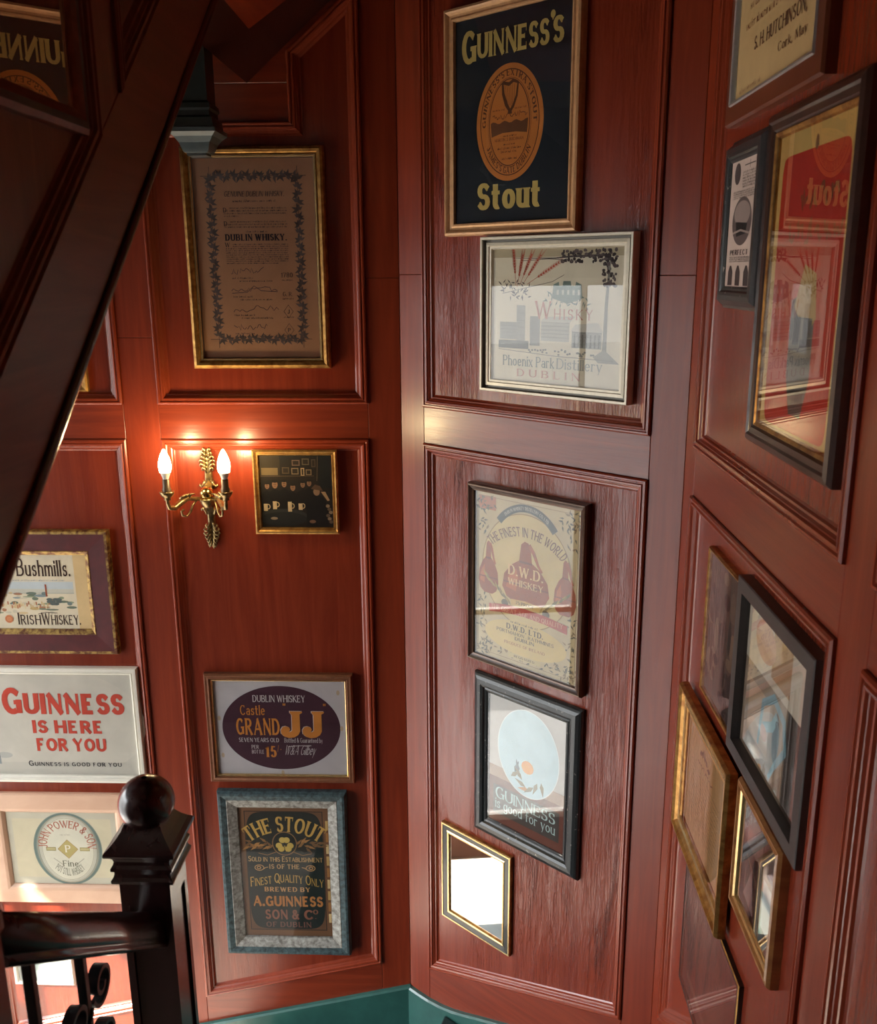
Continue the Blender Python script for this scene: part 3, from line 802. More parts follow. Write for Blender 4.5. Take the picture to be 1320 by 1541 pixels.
for sx_ in (-1, 1):
    m = MB()
    pth = [(sx_ * .018, C0 - .010, .044), (sx_ * .034, C0 - .006, .062), (sx_ * .052, C0 + .002, .088), (sx_ * .068, C0 - .006, .115), (sx_ * .082, C0 - .018, .138), (sx_ * .093, C0 - .014, .156), (sx_ * .096, C0 + .004, .160), (sx_ * .096, C0 + .022, .160)]
    m.tube(pth, [.006, .007, .009, .011, .010, .008, .006, .005], 'brass_old', 12)
    m.tube([(sx_ * .030, C0 - .010, .06), (sx_ * .040, C0 - .024, .075), (sx_ * .046, C0 - .044, .085), (sx_ * .056, C0 - .058, .098), (sx_ * .067, C0 - .052, .108), (sx_ * .069, C0 - .038, .110), (sx_ * .062, C0 - .032, .104)], [.003, .004, .0042, .004, .0038, .0034, .0045], 'brass_old', 8)
    for q in range(3):
        m.tube([(sx_ * (.050 + .01 * q), C0 + .004, .088 + .012 * q), (sx_ * (.040 + .008 * q), C0 + .016, .086 + .01 * q), (sx_ * (.028 + .01 * q), C0 + .016, .080)], [.006, .004, .0015], 'brass_old', 8)
    arm = m.build('arm', t)
    c = (sx_ * .096, C0, .160)
    m = MB(); m.lathe([(.004, .012), (.012, .014), (.010, .020), (.017, .026), (.022, .034), (.024, .042), (.022, .043), (.012, .036)], 'brass_old', c, 24, Vector((0, 1, 0))); m.build('candle_cup', arm)
    m = MB(); m.lathe([(.014, .036), (.0145, .050), (.012, .056), (.0115, .082), (.010, .084)], 'socket_brown', c, 20, Vector((0, 1, 0))); m.build('socket', arm)
    m = MB(); m.lathe([(.0095, .080), (.010, .086), (.0135, .096), (.017, .106)], 'bulb_base_glass', c, 24, Vector((0, 1, 0)))
    m.lathe([(.017, .106), (.0195, .116), (.0205, .126), (.0195, .138), (.016, .152), (.0105, .166), (.0055, .176), (.002, .181), (0, .182)], 'lit_bulb', c, 24, Vector((0, 1, 0)))
    o = m.build('bulb', arm); o['label'] = 'glowing candle bulb'
# ------------------------------------------------------------------ pictures
GRP = {'A': 'framed pictures on the back wall', 'B': 'framed pictures on the corner wall', 'C': 'framed pictures on the right wall', 'S': 'framed pictures on the stair side'}
def picture(name, label, cat, wall, u0, u1, v0, v1, members, ins, hp, art=None, paper=(200, 190, 170), back=REC, glass='picture_glass', pname='print', plabel=None):
    w, h = u1 - u0, v1 - v0
    t = empty(name, label, cat, mat=wall_matrix(wall, (u0 + u1) / 2, v0, back), group=GRP[wall])
    poly = [(-w / 2, 0), (w / 2, 0), (w / 2, h), (-w / 2, h)]
    for part, mats, prof in members:
        m = MB(); profile_ring(m, poly, prof, lambda u, v, q: Vector((u, v, q)), mats)
        p0, p1 = prof[0], prof[-1]
        if p0[1] > 0.0001 or True:             # close the underside so that the moulding is solid
            profile_ring(m, poly, [p1, (p1[0], min(hp - .001, p1[1])), (p0[0], min(hp - .001, p0[1]))], lambda u, v, q: Vector((u, v, q)), mats if isinstance(mats, str) else mats[0])
        m.build(part, t)
    iw, ih = w - 2 * ins, h - 2 * ins
    if art is not None:
        P = Art(iw, ih, paper)
        P.mb.box((-.004, -.004, -.004), (iw + .004, ih + .004, -.0002), ink(paper))
        art(P, iw, ih)
        o = P.build(pname, t, (-iw / 2, ins, hp))
        if plabel: o['label'] = plabel
    elif glass == 'clear_mirror' or glass == 'bronze_mirror':
        m = MB(); m.box((-iw / 2 - .003, ins - .003, hp), (iw / 2 + .003, h - ins + .003, hp + .003), glass); m.build('mirror_glass', t); return t
    if glass:
        g = MB(); g.box((-iw / 2 - .002, ins - .002, hp + .0045), (iw / 2 + .002, h - ins + .002, hp + .0065), glass); g.build('glass', t)
    return t

# ---- back wall ---------------------------------------------------
BRN = (62, 52, 58)
def art_cert(P, w, h):
    X = lambda f: f * w; Y = lambda f: h * (1 - f)
    L = random.Random(3)
    def garland(x0, y0, x1, y1, n):
        for i in range(n):
            f = (i + .5) / n; x = x0 + (x1 - x0) * f; y = y0 + (y1 - y0) * f
            base = math.degrees(math.atan2(y1 - y0, x1 - x0))
            for k in range(5):
                P.leaf(x, y, base + (62, -62, 20, -20, 118)[k] * (1 if i % 2 else -1) + L.uniform(-12, 12), .021 + L.uniform(-.004, .004), .0095, (104, 90, 86) if k % 2 else (92, 80, 78), 2 + k)
        P.line([(x0, y0), (x1, y1)], .0016, (70, 62, 66))
    xl, xr, yt, yb = X(.135), X(.865), Y(.085), Y(.905)
    garland(xl, yt, xr, yt, 13); garland(xl, yb, xr, yb, 13); garland(xl, yb, xl, yt, 22); garland(xr, yb, xr, yt, 22)
    for x in (xl, xr):
        for y in (yt, yb):
            P.line([(x - .028, y), (x + .028, y)], .0016, BRN); P.line([(x, y - .028), (x, y + .028)], .0016, BRN)
    P.text('GENUINE DUBLIN WHISKY.', X(.5), Y(.185), .016, BRN, w=X(.5), T=.07, shear=.18)
    P.copy(X(.32), X(.68), Y(.212), .0055, BRN, seed=2)
    for i, f in enumerate((.245, .258, .271)): P.copy(X(.24), X(.77), Y(f), .0042, BRN, seed=10 + i, first=.018 if i == 0 else 0)
    P.copy(X(.24), X(.38), Y(.284), .0042, BRN, seed=14)
    for i, f in enumerate((.312, .325, .338)): P.copy(X(.24), X(.77), Y(f), .0042, BRN, seed=20 + i, first=.018 if i == 0 else 0)
    P.text('D', X(.25), Y(.262), .014, BRN, T=.08, serif=.05); P.text('D', X(.25), Y(.329), .014, BRN, T=.08, serif=.05)
    P.copy(X(.42), X(.6), Y(.362), .005, BRN, seed=25)
    P.text('DUBLIN WHISKY.', X(.5), Y(.402), .020, (58, 44, 52), w=X(.52), T=.15, H=.05, serif=.09, sth=.06)
    P.text('W', X(.255), Y(.434), .014, BRN, T=.08, serif=.05)
    for i in range(10): P.copy(X(.24), X(.77 if i < 9 else .68), Y(.424 + i * .0105), .0038, BRN, seed=30 + i, first=.022 if i < 2 else 0)
    for i, f in enumerate((.56, .655, .75, .845)):
        P.scrib(X(.27), X((.55, .66, .66, .56)[i]), Y(f), .010, (54, 46, 66), .0017, seed=50 + i, n=22, rise=.006)
        if i == 1: P.line([(X(.27), Y(.667)), (X(.4), Y(.662)), (X(.46), Y(.63)), (X(.52), Y(.655)), (X(.66), Y(.66))], .0018, (54, 46, 66))
        P.copy(X(.28), X(.46), Y(f + .034), .0045, BRN, seed=60 + i); P.copy(X(.34), X(.62), Y(f + .049), .0045, BRN, seed=70 + i)
        P.copy(X(.70), X(.80), Y(f + .045), .0040, BRN, seed=80 + i)
    P.text('1780', X(.745), Y(.588), .015, BRN, w=X(.10), T=.06, serif=.03); P.text('G. R.', X(.745), Y(.683), .013, BRN, T=.06)
    for f, c in ((.762, 'J'), (.858, 'P')):
        P.line([(X(.745), Y(f - .034)), (X(.785), Y(f)), (X(.745), Y(f + .034)), (X(.705), Y(f))], .0016, BRN, closed=True); P.text(c, X(.745), Y(f + .011), .013, BRN, T=.09)
picture('framed_certificate', 'tall gilt-framed brown certificate with a leafy border below the green drop post', 'certificate', 'A', -.680, -.2275, 2.699, 3.386,
        [('frame', 'gilt_old', [(0, 0), (0, .018), (.004, .027), (.012, .030), (.020, .027), (.025, .019)]), ('slip', 'gilt_bright', [(.025, .019), (.027, .023), (.032, .022), (.034, .018)]), ('inner_lip', 'dark_brown', [(.034, .018), (.036, .012)])],
        .036, .011, art_cert, (186, 136, 102))

def art_bar(P, w, h):
    X = lambda f: f * w; Y = lambda f: h * (1 - f)
    P.rect(0, Y(.30), X(.28), Y(.0), (52, 42, 30)); P.rect(X(.02), Y(.27), X(.25), Y(.17), (112, 92, 62))
    P.rect(X(.82), Y(.45), X(1), Y(0), (26, 30, 30)); P.line([(X(.81), Y(0)), (X(.79), Y(.35))], .002, (100, 84, 62))
    for x0, y0, x1, y1, c in ((.45, .06, .56, .14, (112, 88, 76)), (.59, .04, .69, .13, (96, 84, 66)), (.31, .16, .41, .25, (84, 70, 52)), (.44, .17, .54, .26, (128, 108, 84)), (.57, .17, .62, .28, (176, 146, 110)), (.64, .19, .72, .27, (128, 106, 80)), (.72, .05, .78, .16, (80, 66, 52))):
        P.rect(X(x0), Y(y1), X(x1), Y(y0), c, 2); P.rect(X(x0 + .014), Y(y1 - .014), X(x1 - .014), Y(y0 + .014), (46, 38, 32), 3)
    P.line([(0, Y(.285)), (X(.75), Y(.28))], .002, (90, 72, 54))
    P.rect(0, Y(.34), X(.8), Y(.29), (40, 32, 26))
    for cx, cy, s, hat in ((.09, .42, .9, 0), (.20, .40, 1.15, 0), (.33, .39, 1, 1), (.45, .44, 1, 1), (.59, .40, .9, 1), (.68, .38, .9, 1)):
        P.poly([(X(cx - .11 * s), Y(.74)), (X(cx - .09 * s), Y(cy + .11)), (X(cx), Y(cy + .06)), (X(cx + .09 * s), Y(cy + .11)), (X(cx + .12 * s), Y(.74))], (20, 19, 20), 2)
        P.ell(X(cx), Y(cy), X(.034 * s), X(.050 * s), (138, 102, 78), 3, 18)
        P.ell(X(cx), Y(cy - .040 * s), X(.038 * s), X(.020 * s), (30, 25, 22), 4, 16); P.rect(X(cx - .018 * s), Y(cy + .002), X(cx + .018 * s), Y(cy - .008), (84, 58, 46), 4)
        P.rect(X(cx - .014), Y(cy + .026), X(cx + .014), Y(cy + .019), (84, 58, 44), 4)
    P.ell(X(.30), Y(.86), X(.36), Y(.74) - Y(.86), (50, 53, 50), 3); P.ell(X(.30), Y(.885), X(.33), Y(.78) - Y(.88), (36, 39, 38), 3)
    P.poly([(X(.62), Y(1)), (X(.64), Y(.62)), (X(.74), Y(.54)), (X(.86), Y(.56)), (X(.93), Y(.70)), (X(.93), Y(1))], (17, 18, 21), 4)
    P.ell(X(.78), Y(.50), X(.046), X(.056), (142, 110, 84), 5, 18); P.poly([(X(.70), Y(.46)), (X(.76), Y(.40)), (X(.83), Y(.42)), (X(.87), Y(.49))], (92, 68, 50), 6)
    P.poly([(X(.84), Y(.5)), (X(.90), Y(.5)), (X(.96), Y(.62)), (X(.93), Y(.63))], (176, 140, 104), 5)
    for cx, cy, hh in ((.06, .72, .10), (.19, .69, .11), (.40, .71, .14), (.55, .71, .09)):
        P.rect(X(cx - .03), Y(cy + hh / 2), X(cx + .025), Y(cy - hh / 2), (206, 178, 140), 5); P.ring(X(cx + .034), Y(cy - .01), .006, .008, .003, (196, 168, 130), 5, 12)
    P.ell(X(.17), Y(.875), X(.05), .005, (150, 130, 104), 5, 14); P.ell(X(.71), Y(.92), X(.045), .006, (140, 104, 80), 5, 14)
    for i in range(6): P.ell(X(.93 + .02 * (i % 3)), Y(.70 + .045 * i), .007, .006, (104, 88, 72) if i % 2 else (150, 126, 100), 5, 10)
picture('framed_photograph', 'small gilt-framed dark photograph of drinkers round a table, beside the wall lamp', 'photograph', 'A', -.506, -.2175, 2.1345, 2.4285,
        [('frame', ['gilt_bright', 'gilt_old', 'gilt_bright', 'gilt_old', 'gilt_bright', 'gilt_old'], [(0, 0), (0, .020), (.006, .025), (.009, .020), (.014, .015), (.018, .018), (.022, .010)])],
        .022, .009, art_bar, (34, 29, 26))

def art_bush(P, w, h):
    X = lambda f: f * w; Y = lambda f: h * (1 - f); K = (58, 34, 24)
    P.rect(X(.03), Y(.97), X(.97), Y(.03), (226, 212, 184)); P.rect(X(.88), Y(1), X(1), Y(0), (222, 190, 138), 1)
    P.rect(X(.06), Y(.47), X(.86), Y(.36), (196, 204, 206), 2); P.rect(X(.06), Y(.52), X(.86), Y(.46), (204, 200, 184), 2)
    rr = random.Random(5)
    for i in range(46):
        x = rr.uniform(.06, .84); y = rr.uniform(.5, .79)
        c = rr.choice(((150, 158, 128), (196, 168, 112), (214, 186, 140), (120, 132, 128), (176, 124, 92), (112, 122, 104), (206, 196, 170), (136, 150, 152)))
        P.ell(X(x), Y(y), X(rr.uniform(.015, .07)), h * rr.uniform(.008, .026), c, 3 + i % 4, 10)
    for i in range(26): P.rect(X(.16 + i * .018), Y(.70 + .03 * math.sin(i * 1.7)), X(.172 + i * .018), Y(.655 + .03 * math.sin(i * 1.7)), rr.choice(((206, 176, 124), (186, 120, 86), (226, 206, 164))), 8)
    for i in range(8): P.ell(X(.62 + .03 * (i % 4)), Y(.60 + .03 * (i % 3)), X(.03), h * .02, (92, 100, 96), 9, 10)
    P.rect(w - .155, Y(.56), w - .149, Y(.395), (156, 82, 56), 10)
    P.line([(X(.06), Y(.52)), (X(.86), Y(.515))], .0012, (120, 140, 140), 9)
    P.copy(X(.10), X(.80), Y(.352), .005, (140, 150, 160), seed=9)
    P.text('Bushmills.', w - .154, Y(.285), h * .215, K, w=.192, T=.075, H=.045, serif=.035, sth=.035, first=1.12, L=11)
    P.text('Irish', w - .224, Y(.945), h * .165, K, w=.082, T=.075, H=.045, serif=.04, sth=.035, sc=.8, L=11)
    P.text('Whiskey.', w - .109, Y(.945), h * .165, K, w=.141, T=.075, H=.045, serif=.04, sth=.035, sc=.8, L=11)
    P.line([(w - .19, Y(.80)), (w - .16, Y(.775)), (w - .12, Y(.785))], .002, K, 11)
    P.ell(w - .297, Y(.87), h * .055, h * .055, (214, 140, 96), 10, 24); P.ring(w - .297, Y(.87), h * .04, h * .04, .002, (190, 104, 66), 11, 24)
picture('framed_label', 'cream whiskey label with a distillery landscape, in a wide maroon and gold frame', 'framed label', 'A', -1.585, -1.024, 1.6865, 2.1455,
        [('frame', 'gilt_distressed', [(0, 0), (0, .020), (.004, .026), (.013, .026)]), ('board', 'maroon_board', [(.013, .026), (.074, .022)]), ('slip', 'gilt_distressed', [(.074, .022), (.076, .024), (.091, .014), (.092, .010)])],
        .092, .009, art_bush, (230, 216, 188), glass=None)

RED = (206, 76, 58)
def art_here(P, w, h):
    # x positions measured from the right edge of the print
    r = lambda d: w - d
    P.ell(r(.30), h * .5, .34, h * .55, (214, 208, 194), 1)
    P.rect(0, 0, w, h * .12, (206, 201, 188), 1)
    P.text('G', r(.447), h * .60, h * .265, RED, w=.074, T=.13, H=.10)
    P.text('UINNESS', r(.219), h * .605, h * .205, RED, w=.372, T=.155, H=.10, sp=.07)
    P.text('IS HERE', r(.250), h * .415, h * .130, RED, w=.264, T=.135, H=.10, sp=.12)
    P.text('FOR YOU', r(.244), h * .235, h * .130, RED, w=.260, T=.135, H=.10, sp=.10)
    P.text('Guinness is good for you', r(.2385), h * .083, h * .050, (46, 46, 52), w=.349, T=.09, H=.07, sc=.8, sp=.18, first=1.1)
    # grey tankard shape at the left edge
    P.poly([(r(.625), h * .14), (r(.515), h * .10), (r(.522), h * .36), (r(.535), h * .56), (r(.625), h * .60)], (112, 116, 116), 2)
    P.poly([(r(.625), h * .10), (r(.515), h * .10), (r(.515), h * .16), (r(.625), h * .18)], (150, 156, 156), 3)
    P.ell(r(.50), h * .19, .03, h * .03, (188, 186, 178), 1)
picture('framed_poster', 'cream-framed poster with red block letters above the ball of the newel post', 'poster', 'A', -1.628, -.968, 1.172, 1.632,
        [('frame', 'cream_paint', [(0, 0), (0, .020), (.003, .026), (.011, .027), (.014, .018), (.020, .018), (.022, .021), (.026, .020), (.028, .012)])],
        .028, .010, art_here, (208, 203, 190))

def art_power(P, w, h):
    G = (132, 144, 136); cx, cy = w * .535, h * .49
    P.rect(w * .05, h * .09, w * .95, h * .91, (216, 206, 176), 1)
    P.ell(cx, cy, w * .315, h * .505, G, 2); P.ring(cx, cy, w * .30, h * .485, .006, (112, 130, 122), 3)
    P.ell(cx, cy, w * .265, h * .465, (198, 194, 176), 3); P.ring(cx, cy, w * .275, h * .47, .004, (172, 164, 144), 4)
    P.ell(cx, cy, w * .24, h * .44, (222, 218, 198), 4)
    P.ring(cx, cy, w * .235, h * .43, .0015, (150, 146, 126), 5)
    P.text('JOHN POWER & SON', 0, 0, h * .105, (176, 104, 84), w=w * .60, T=.085, H=.05, serif=.04, L=6, arc=(cx, cy + h * .06, h * .235, 90, 1, (w * .20) / (h * .255)))
    P.copy(cx - w * .06, cx + w * .06, cy + h * .19, .006, (176, 170, 150), 6, 4)
    P.poly([(cx, cy + h * .13), (cx + w * .092, cy), (cx, cy - h * .13), (cx - w * .092, cy)], (188, 172, 112), 6)
    P.line([(cx, cy + h * .13), (cx + w * .092, cy), (cx, cy - h * .13), (cx - w * .092, cy)], .0025, (170, 132, 78), 7, True)
    P.text('P', cx, cy - h * .045, h * .10, (232, 226, 206), T=.09, serif=.06, L=8)
    for sg in (-1, 1):
        P.rect(cx + sg * w * .155 - w * .045, cy - h * .025, cx + sg * w * .155 + w * .045, cy + h * .025, (150, 138, 86), 6); P.rect(cx + sg * w * .155 - w * .04, cy - h * .016, cx + sg * w * .155 + w * .04, cy + h * .016, (196, 184, 134), 7)
        P.line([(cx + sg * w * .06, cy - h * .22), (cx + sg * w * .14, cy - h * .13)], .004, (186, 182, 164), 6)
    P.text('Fine', cx + w * .01, cy - h * .245, h * .085, (112, 110, 92), T=.08, serif=.05, L=6)
    P.text('POT STILL WHISKEY', 0, 0, h * .10, (112, 112, 96), w=w * .42, T=.085, H=.05, serif=.03, L=6, arc=(cx, cy + h * .02, h * .395, 270, -1, (w * .21) / (h * .395)))
picture('framed_mirror', 'pale pine-framed bar mirror with a round whiskey label, behind the newel post', 'mirror', 'A', -1.607, -1.025, .648, 1.1195,
        [('frame', 'pale_pine', [(0, 0), (0, .014), (.004, .020), (.060, .022), (.070, .020), (.081, .010)])],
        .081, .008, art_power, (206, 200, 180))

def art_jj(P, w, h):
    X = lambda f: f * w; Y = lambda f: h * (1 - f); V = (66, 32, 48); O = (206, 130, 52); Wt = (214, 206, 204)
    P.ell(X(.505), Y(.50), X(.455), h * .448, V, 1, 72)
    P.text('DUBLIN WHISKEY', X(.497), Y(.222), h * .072, Wt, w=X(.40), T=.07, serif=.03, sth=.03)
    P.text('Castle', X(.29), Y(.362), h * .105, O, w=X(.19), T=.075, serif=.05, sth=.035)
    P.text('GRAND', X(.325), Y(.575), h * .178, O, w=X(.335), T=.11, H=.055, serif=.05, sth=.035)
    def J(cx, L=12):                              # fat J with a ball terminal
        for dx, dy, c, l in ((-.008, .006, Wt, L), (0, 0, O, L + 1)):
            o = lambda x, y: (X(cx + x + dx * .5), Y(y) + dy * h * .6)
            P.poly([o(.0, .318), o(.095, .318), o(.095, .335), o(.075, .35), o(.075, .53), o(.06, .57), o(.03, .597), o(-.012, .605), o(-.05, .59), o(-.072, .56), o(-.075, .52), o(-.06, .487), o(-.035, .478), o(-.01, .49), o(-.002, .515), o(-.012, .535), o(-.002, .54), o(.012, .525), o(.014, .36), o(.0, .335)], c, l)
    J(.575); J(.742)
    P.text('"', X(.535), Y(.325), h * .09, O, T=.06); P.text('"', X(.843), Y(.325), h * .09, O, T=.06)
    P.text('SEVEN YEARS OLD', X(.327), Y(.652), h * .045, Wt, w=X(.31), T=.075)
    P.text('Bottled & Guaranteed by', X(.672), Y(.655), h * .050, Wt, w=X(.295), T=.055)
    P.text('PER', X(.295), Y(.725), h * .04, Wt, w=X(.055), T=.07); P.text('BOTTLE', X(.315), Y(.778), h * .04, Wt, w=X(.095), T=.07)
    P.text('15', X(.415), Y(.815), h * .12, O, w=X(.088), T=.13, H=.05, serif=.05, sth=.03); P.text('/-', X(.483), Y(.765), h * .08, O, w=X(.035), T=.05)
    P.text('W&A Gilbey', X(.635), Y(.788), h * .105, Wt, w=X(.235), T=.045, shear=.3)
    P.line([(X(.55), Y(.70)), (X(.63), Y(.69)), (X(.73), Y(.688))], .002, Wt, 3)
    for x, y in ((.03, .4), (.97, .5), (.5, .985), (.95, .12), (.04, .8)): P.ell(X(x), Y(y), .006, .010, (190, 168, 140), 1, 12)
picture('framed_label', 'bronze-framed label with a dark purple oval and two orange letters', 'framed label', 'A', -.727, -.1915, 1.182, 1.6135,
        [('frame', 'brown_bronze', [(0, 0), (0, .018), (.005, .025), (.012, .024), (.018, .025), (.023, .018)]), ('slip', 'gilt_bright', [(.023, .018), (.025, .021), (.028, .018), (.030, .012)])],
        .030, .010, art_jj, (196, 190, 192))

def art_stout(P, w, h):
    X = lambda f: f * w; Y = lambda f: h * (1 - f); G1, G2, G3 = (206, 164, 84), (190, 124, 66), (146, 92, 72); D = (30, 38, 36)
    P.rect(X(.035), Y(.975), X(.955), Y(.02), (122, 84, 56), 1)
    P.rect(X(.06), Y(.955), X(.94), Y(.03), (54, 42, 36), 1); P.rect(X(.07), Y(.948), X(.93), Y(.036), (112, 78, 56), 2)
    o = [(.07 + .86 * (.5 + .5 * math.copysign(abs(math.cos(R(a))) ** .3, math.cos(R(a)))), .49 + .455 * math.copysign(abs(math.sin(R(a))) ** .3, math.sin(R(a)))) for a in range(0, 360, 5)]
    P.poly([(X(x), Y(y)) for x, y in o], D, 3)
    P.text('THE STOUT', 0, 0, h * .115, G1, w=w * .90, T=.115, H=.05, serif=.07, sth=.045, sp=.12, L=5, arc=(X(.5), Y(.62), h * .435, 90, 1, .92))
    for a in (90, 210, 330):
        x, y = X(.5) + .020 * math.cos(R(a)), Y(.285) + .020 * math.sin(R(a))
        for s in (-22, 22): P.ell(x + .008 * math.cos(R(a + s * 4)), y + .008 * math.sin(R(a + s * 4)), .0125, .0125, (206, 176, 92), 6, 18)
    P.line([(X(.5), Y(.29)), (X(.515), Y(.335))], .003, (206, 176, 92), 6)
    P.ring(X(.5), Y(.275), X(.135), h * .088, .0035, (150, 112, 74), 5)
    rr = random.Random(2)
    for sg in (-1, 1):
        for i in range(16):
            P.leaf(X(.5 + sg * (.13 + .018 * i)), Y(.285 + .02 * math.sin(i * 1.3)), 90 - sg * (60 + rr.uniform(-35, 75)), .034, .011, rr.choice(((150, 108, 64), (122, 88, 56), (176, 126, 72))), 5 + i % 3)
        P.line([(X(.5 + sg * .10), Y(.34)), (X(.5 + sg * .2), Y(.365)), (X(.5 + sg * .3), Y(.35))], .003, (150, 108, 64), 6)
    P.text('Sold in this Establishment', X(.5), Y(.415), h * .042, (208, 168, 108), w=X(.84), T=.085, H=.05, serif=.03, sth=.035, sc=.82, sp=.1)
    P.text('IS OF THE', X(.485), Y(.470), h * .036, (196, 156, 104), w=X(.34), T=.10, H=.06, serif=.03, sp=.2)
    for sg in (-1, 1):
        P.ring(X(.49 + sg * .29), Y(.463), X(.05), h * .021, .003, (196, 150, 96), 5); P.ring(X(.49 + sg * .295), Y(.463), X(.02), h * .010, .003, (196, 150, 96), 5)
        P.line([(X(.49 + sg * .25), Y(.475)), (X(.49 + sg * .22), Y(.462)), (X(.49 + sg * .19), Y(.458))], .003, (196, 150, 96), 5)
    P.text('Finest Quality Only', X(.505), Y(.595), h * .075, G1, w=X(.83), T=.075, H=.045, serif=.03, sth=.035, sc=.8, sp=.1, wave=lambda x: h * .020 * math.cos(x / w * 6.2))
    P.text('BREWED BY', X(.505), Y(.648), h * .036, (200, 150, 96), w=X(.52), T=.12, H=.06, serif=.04, sp=.2)
    P.text('A.GUINNESS', X(.505), Y(.765), h * .082, G2, w=X(.80), T=.13, H=.09, sp=.1)
    P.text('SON &', X(.43), Y(.868), h * .078, G3, w=X(.39), T=.12, H=.08, sp=.12); P.text('C', X(.735), Y(.868), h * .078, G3, T=.12, H=.08); P.text('O', X(.815), Y(.825), h * .038, G3, T=.12, H=.08); P.text('.', X(.815), Y(.86), h * .03, G3, T=.1)
    P.text('OF DUBLIN', X(.50), Y(.930), h * .042, (124, 82, 72), w=X(.52), T=.10, H=.06, serif=.05, sp=.2)
    for i in range(9): P.rect(X(.965), Y(.1 + i * .09 + .07), X(.995), Y(.1 + i * .09), ((206, 168, 104), (170, 118, 66), (226, 196, 140))[i % 3], 1)
picture('framed_sign', 'black and gold printed sign with a shamrock, in a rustic blue-grey frame', 'framed sign', 'A', -.7085, -.2275, .4415, 1.1455,
        [('frame', 'teal_rustic', [(0, 0), (0, .022), (.006, .033), (.014, .034), (.034, .029)]), ('liner', 'white_wash', [(.034, .029), (.036, .030), (.070, .018), (.072, .012)])],
        .072, .010, art_stout, (120, 84, 58))

def art_low(P, w, h):
    P.line([(w * .55, h * .1), (w * .7, h * .5), (w * .95, h * .9)], .004, (206, 210, 206), 2); P.ell(w * .3, h * .3, w * .2, h * .14, (150, 164, 158), 1)
picture('framed_print', 'small cream-framed grey-green print low on the wall behind the iron balusters', 'print', 'A', -1.576, -1.335, .268, .56,
        [('frame', 'cream_paint', [(0, 0), (0, .014), (.004, .019), (.012, .018), (.016, .012)])], .016, .009, art_low, (176, 186, 180))
def art_dark(P, w, h):
    P.ell(w * .5, h * .5, w * .3, h * .3, (74, 50, 38), 1)
picture('framed_print', 'gilt-framed picture almost hidden behind the sloping stair string', 'print', 'A', -1.49, -1.043, 2.624, 3.2,
        [('frame', 'gilt_old', [(0, 0), (0, .016), (.005, .022), (.018, .020), (.024, .012)])], .024, .009, art_dark, (92, 62, 44))

